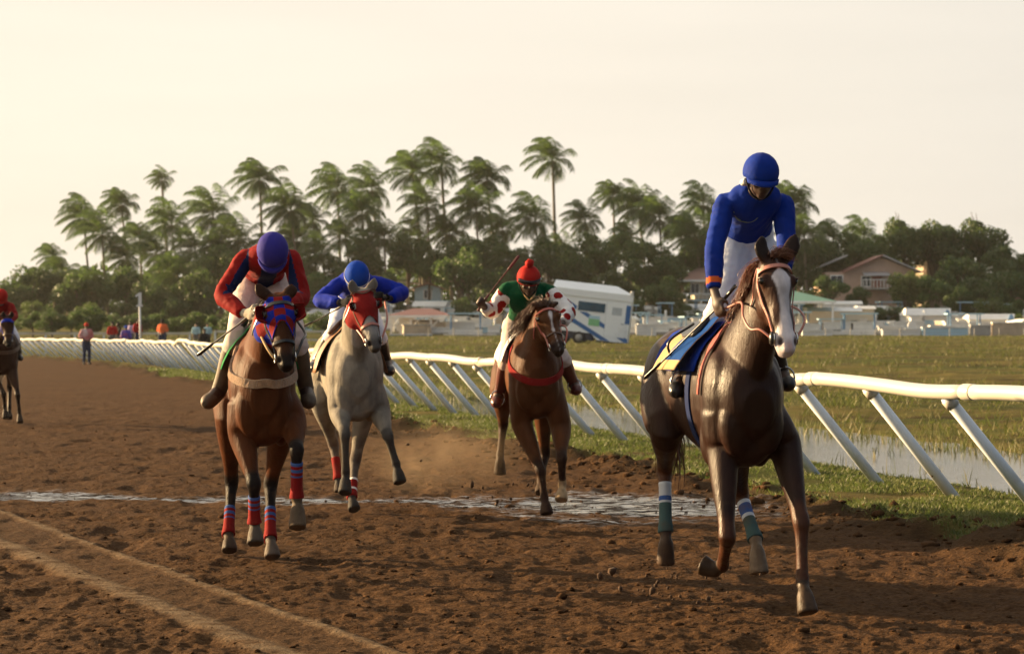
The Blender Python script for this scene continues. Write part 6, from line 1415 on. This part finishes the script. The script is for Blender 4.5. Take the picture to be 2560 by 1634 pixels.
# ---- E: half cut off by the left edge
def runner_e():
    coat = coat_mat('dark_bay_coat', 0.5, 0.06); h = Horse(4, 33.0, 15.0)
    dk, hoof = (.020, .012, .009), (.04, .028, .02)
    spec = dict(mat=coat, lid=simple('lid_e', (.03, .015, .01), .4), coat=(.046, .019, .0105), muzzle=(.02, .014, .012), poll=(18, 792, .98), nose=(21, 862, 1.14), earL=(8, 777, .92), earR=(30, 777, .92), leg_s=0.97,
        legs=[('F', [(.50, -.14, 1.10), (-.2 + .72, -.16, .85), (9, 985, .84), (12, 1018, .76), (13, 1028, .78), (14, 1046, .82)]), ('F', [(.50, .14, 1.10), (.55, .17, .86), (44, 988, .84), (48, 1030, .76), (49, 1040, .78), (50, 1057, .82)]),
              ('H', [(-.56, -.15, 1.20), (-.36, -.20, .95), (-.82, -.16, .60), (-.70, -.15, .25), (-.66, -.15, .17), (-.62, -.15, .07)]), ('H', [(-.54, .15, 1.18), (-.2, .17, .92), (-.55, .15, .58), (-.35, .14, .22), (-.30, .14, .13), (-.26, .14, .04)])],
        leg_cols=[(dk, dk, dk, hoof)] * 4)
    h.build('dark bay racehorse half cut off by the left edge of the picture', spec, .016)
    br = h.bridle(MAT['royal2'], .6, (MAT['leather_brown'], .02), .06); h.strap('breast_girth', [h.W(.30, -.26, 1.48), h.W(.52, -.34, 1.30), h.W(.72, -.20, 1.20), h.W(.90, 0, 1.16), h.W(.72, .20, 1.20), h.W(.52, .34, 1.30), h.W(.30, .26, 1.48)], .06, MAT['leather_brown'], .010, .02, sub=6)
    h.drape('saddle_cloth', -.36, .24, -80, 80, [MAT['navy']], .014, .05); h.drape('saddle', -.22, .16, -40, 40, [MAT['leather_black']], .035, 0, th=.03)
    jp = dict(pelvis=(-2, 790, -.35), chest=(0, 765, .14), neck=(2, 757, .28), head=(4, 744, .40), shL=(-26, 765, .18), shR=(26, 765, .18), elL=(-34, 795, .30), elR=(36, 790, .32), wristL=(-8, 800, .55), wristR=(24, 800, .58), handL=(0, 802, .62), handR=(17, 803, .64), hipL=(-14, 796, -.32), hipR=(10, 796, -.32), kneeL=(-34, 842, .12), kneeR=(38, 842, .12), ankleL=(-42, 888, -.08), ankleR=(48, 884, -.05), toeL=(-44, 897, .06), toeR=(51, 895, .08), hem=.05)
    p = jockey(h, 'jockey in red on the dark bay at the left edge', jp, None, (.7, -.7, 0), voxel=.012); p.shirt(MAT['red'], .013, .012, .012); p.breeches(MAT['white_breech'], .009, .008); p.boots(MAT['leather_black'], .1); p.helmet(MAT['cap_red'])
    h.cord('rein', [h.bit(1), h.K(30, 830, .9), p.J['handR']], .01, MAT['leather_black'], br)
    dock = h.W(-.95, 0, 1.36); h.strands('tail', [dock, dock - h.F * .05], [-h.F * .4 + np.array([0, 0, -.9])] * 2, .70, hair_mat('bay_tail', (.02, .012, .009)), 47, 80, .05, .008, 7, 2.2)
runner_e()
# ------------------------------------------------------------------ spectators by the far rail
def spectator(label, px, head_py, D, z0, shirt, trousers, cap=None, facing=0.0, height=1.72, build=1.0, sleeves=.55, skin=None, hair=None, arms='down', voxel=.022):
    k = height / 1.75; x = (px - CX) * D / FPX; f = np.array([math.sin(facing), -math.cos(facing), 0]); S = np.array([math.cos(facing), math.sin(facing), 0]); o = np.array([x, D, z0])
    def w(a, b, c): return o + (S * a + f * b + np.array([0, 0, c])) * k
    J = dict(pelvis=w(0, 0, .96), chest=w(0, .02, 1.30), neck=w(0, .01, 1.49), head=w(0, .03, 1.63), hem=-.03, hipL=w(-.09, 0, .92), hipR=w(.09, 0, .92), kneeL=w(-.10, .03, .50), kneeR=w(.11, .02, .50), ankleL=w(-.11, -.01, .09), ankleR=w(.12, -.02, .09), toeL=w(-.12, .12, .04), toeR=w(.14, .11, .04),
             shL=w(-.18, 0, 1.42), shR=w(.18, 0, 1.42))
    if arms == 'down': J.update(elL=w(-.25, -.02, 1.15), elR=w(.25, -.02, 1.15), wristL=w(-.24, .08, .92), wristR=w(.24, .08, .92), handL=w(-.23, .10, .85), handR=w(.23, .10, .85))
    elif arms == 'rail': J.update(elL=w(-.24, .10, 1.16), elR=w(.24, .10, 1.16), wristL=w(-.14, .32, 1.10), wristR=w(.14, .32, 1.10), handL=w(-.08, .37, 1.10), handR=w(.08, .37, 1.10))
    else: J.update(elL=w(-.26, -.04, 1.18), elR=w(.26, -.04, 1.18), wristL=w(-.12, .12, 1.02), wristR=w(.12, .12, 1.02), handL=w(-.06, .14, 1.0), handR=w(.06, .14, 1.0))
    p = Person(label, tuple(o), 'spectators by the far rail'); p.build(J, f, (0, 0, 1), S, skin or MAT['skin'], voxel, None, build)
    p.shirt(shirt, .018, .014, voxel, sleeves, name='shirt'); p.breeches(trousers, .012, .012, voxel, True, name='trousers')
    for q in 'LR': v, ff = tube([J['ankle' + q] - f * .06 - [0, 0, .04], J['ankle' + q] + f * .04 - [0, 0, .03], J['toe' + q] + f * .04], [.05, .05, .035], 8, 2); part('shoe', v, ff, MAT['black'], p.root)
    if cap: p.helmet(cap, peak=True, size=.95)
    elif hair is not False:
        v, ff = ellipsoid(J['head'] + np.array([0, 0, .045]) - f * .02, (.086, .10, .085), 12, 8); part('hair', v, ff, hair or MAT['black'], p.root)
def people():
    r = lambda n, c: cloth(n, c)
    blotch = simple('red_white_print', (.50, .16, .16), .8, .1, 10, dirt=((.70, .66, .64), .47)); jeans = r('navy_jeans', (.025, .04, .09)); orange = r('orange_shirt', (.72, .15, .05)); red = r('red_shirt', (.35, .015, .015)); lilac = r('lilac_shirt', (.42, .32, .48)); pale = r('pale_blue_shirt', (.32, .50, .58)); grey = r('grey_trousers', (.10, .10, .11)); peach = r('peach_shirt', (.60, .30, .20)); rb = simple('red_blue_print', (.05, .03, .34), .7, .2, 8, dirt=((.42, .03, .04), .50)); sk2 = simple('tan_skin', (.24, .13, .08), .5)
    spectator('person in red cap and red print shirt standing before the far rail', 216, 804, 85, 0.0, blotch, jeans, MAT['cap_red'], .5, 1.78, arms='fold')
    spectator('person in red shirt left of the group behind the far rail', 281, 812, 108, .22, red, grey, None, .4, 1.66)
    spectator('person in dark top leaning in the middle of the group behind the far rail', 296, 815, 110, .2, MAT['black'], grey, None, -.8, 1.64, arms='rail')
    spectator('rider on foot in red and blue jersey with blue cap behind the far rail', 315, 817, 106, .05, rb, grey, MAT['cap_blue'], .1, 1.62)
    spectator('person in lilac top behind the red and blue jersey', 327, 812, 114, .25, lilac, grey, None, -.3, 1.68)
    spectator('person in long red shirt left of the number post', 344, 800, 108, .30, red, jeans, None, .9, 1.76, skin=sk2)
    spectator('heavy man in bright orange T-shirt behind the far rail', 406, 800, 104, .22, orange, jeans, MAT['black'], -.25, 1.80, 1.28, .50, arms='fold')
    spectator('person in black T-shirt beyond the rail left of the bay horse', 511, 824, 100, -.18, MAT['black'], jeans, None, .3, 1.70, 1.1, .5)
    spectator('left of two distant people in pale blue behind the fence', 490, 815, 134, .18, pale, grey, None, 0, 1.66, skin=sk2)
    spectator('right of two distant people in pale blue behind the fence', 519, 815, 134, .18, pale, grey, None, .2, 1.66, skin=sk2)
people()

# ------------------------------------------------------------------ dirt in the air, dust and evening haze
def flying_dirt():
    r = np.random.default_rng(33); bm = bmesh.new(); bmesh.ops.create_icosphere(bm, subdivisions=1, radius=1); v0 = np.array([v.co for v in bm.verts]); f0 = np.array([[q.index for q in f.verts] for f in bm.faces]); bm.free(); V = []
    spots = [(1530, 1425, 11.8, .030), (1500, 1440, 11.9, .020), (1630, 1475, 11.3, .018), (1785, 1130, 12.0, .010), (1700, 1490, 11.4, .012), (1180, 1210, 17.2, .022), (1200, 1225, 17.3, .012), (1020, 1110, 18.2, .016), (1052, 1150, 17.9, .012), (2330, 1190, 13.5, .008)]
    for k in range(46): spots.append((r.normal(1690, 70), r.normal(1470, 34), 11.6 + r.normal(0, .25), abs(r.normal(0, .006)) + .003))
    for k in range(40): spots.append((r.normal(1290, 80), r.normal(1235, 22), 17.4 + r.normal(0, .3), abs(r.normal(0, .008)) + .003))
    for px, py, D, s in spots: V.append(v0 * (1 + r.normal(0, .22, (len(v0), 1))) * s * np.array([1, 1, r.uniform(.8, 1.5)]) + P(px, py, D))
    F = (f0[None] + (np.arange(len(V)) * len(v0))[:, None, None]).reshape(-1, 3)
    tag(link('flying_dirt', mesh_np('flying_dirt', np.vstack(V), F, True, [simple('thrown_earth', (.07, .036, .016), .95, .4, 20)])), 'small clods of earth thrown up behind the hooves', 'earth', kind='stuff')
flying_dirt()
def dust():
    c = P(1095, 1140, 18.6); v, f = ellipsoid(c, (1.0, .7, .42), 20, 12); me = mesh_np('dust', v - c, f, True); m = bpy.data.materials.new('dust_cloud'); m.use_nodes = True; t = m.node_tree; t.nodes.clear()
    o = t.nodes.new('ShaderNodeOutputMaterial'); pv = t.nodes.new('ShaderNodeVolumePrincipled'); pv.inputs['Color'].default_value = (.62, .46, .30, 1); pv.inputs['Anisotropy'].default_value = .3; t.links.new(pv.outputs[0], o.inputs['Volume'])
    tc = t.nodes.new('ShaderNodeTexCoord'); mp = t.nodes.new('ShaderNodeMapping'); mp.inputs['Scale'].default_value = (1 / 1.0, 1 / .7, 1 / .42); t.links.new(tc.outputs['Object'], mp.inputs[0])
    ln = t.nodes.new('ShaderNodeVectorMath'); ln.operation = 'LENGTH'; t.links.new(mp.outputs[0], ln.inputs[0]); fo = ramp(t, ln.outputs['Value'], [(0.0, 1.0), (0.55, 0.45), (0.95, 0.0)])
    nz = ramp(t, noise_tex(t, tc.outputs['Object'], 2.6, 4, .6), [(0.38, 0.0), (0.70, 1.0)]); mu = t.nodes.new('ShaderNodeMath'); mu.operation = 'MULTIPLY'; t.links.new(fo, mu.inputs[0]); t.links.new(nz, mu.inputs[1]); m2 = t.nodes.new('ShaderNodeMath'); m2.operation = 'MULTIPLY'; m2.inputs[1].default_value = 1.0; t.links.new(mu.outputs[0], m2.inputs[0]); t.links.new(m2.outputs[0], pv.inputs['Density'])
    tag(link('dust_puff', me, None, tuple(c), m), 'thin dust hanging over the track right of the grey horse', 'dust', kind='stuff')
dust()
def haze():
    me = mesh_np('haze', [(-620, -60, -1.75), (620, -60, -1.75), (620, 640, -1.75), (-620, 640, -1.75), (-620, -60, 33), (620, -60, 33), (620, 640, 33), (-620, 640, 33)], [(3, 2, 1, 0), (4, 5, 6, 7), (0, 1, 5, 4), (1, 2, 6, 5), (2, 3, 7, 6), (3, 0, 4, 7)], False)
    m = bpy.data.materials.new('evening_haze'); m.use_nodes = True; t = m.node_tree; t.nodes.clear(); o = t.nodes.new('ShaderNodeOutputMaterial'); pv = t.nodes.new('ShaderNodeVolumePrincipled')
    pv.inputs['Color'].default_value = (.95, .93, .90, 1); pv.inputs['Density'].default_value = 0.00011; pv.inputs['Anisotropy'].default_value = .35; t.links.new(pv.outputs[0], o.inputs['Volume'])
    tag(link('haze', me, None, None, m), 'thin warm evening haze over the whole racecourse', 'haze', kind='stuff')
haze()

bpy.data.scenes.remove(TMP)
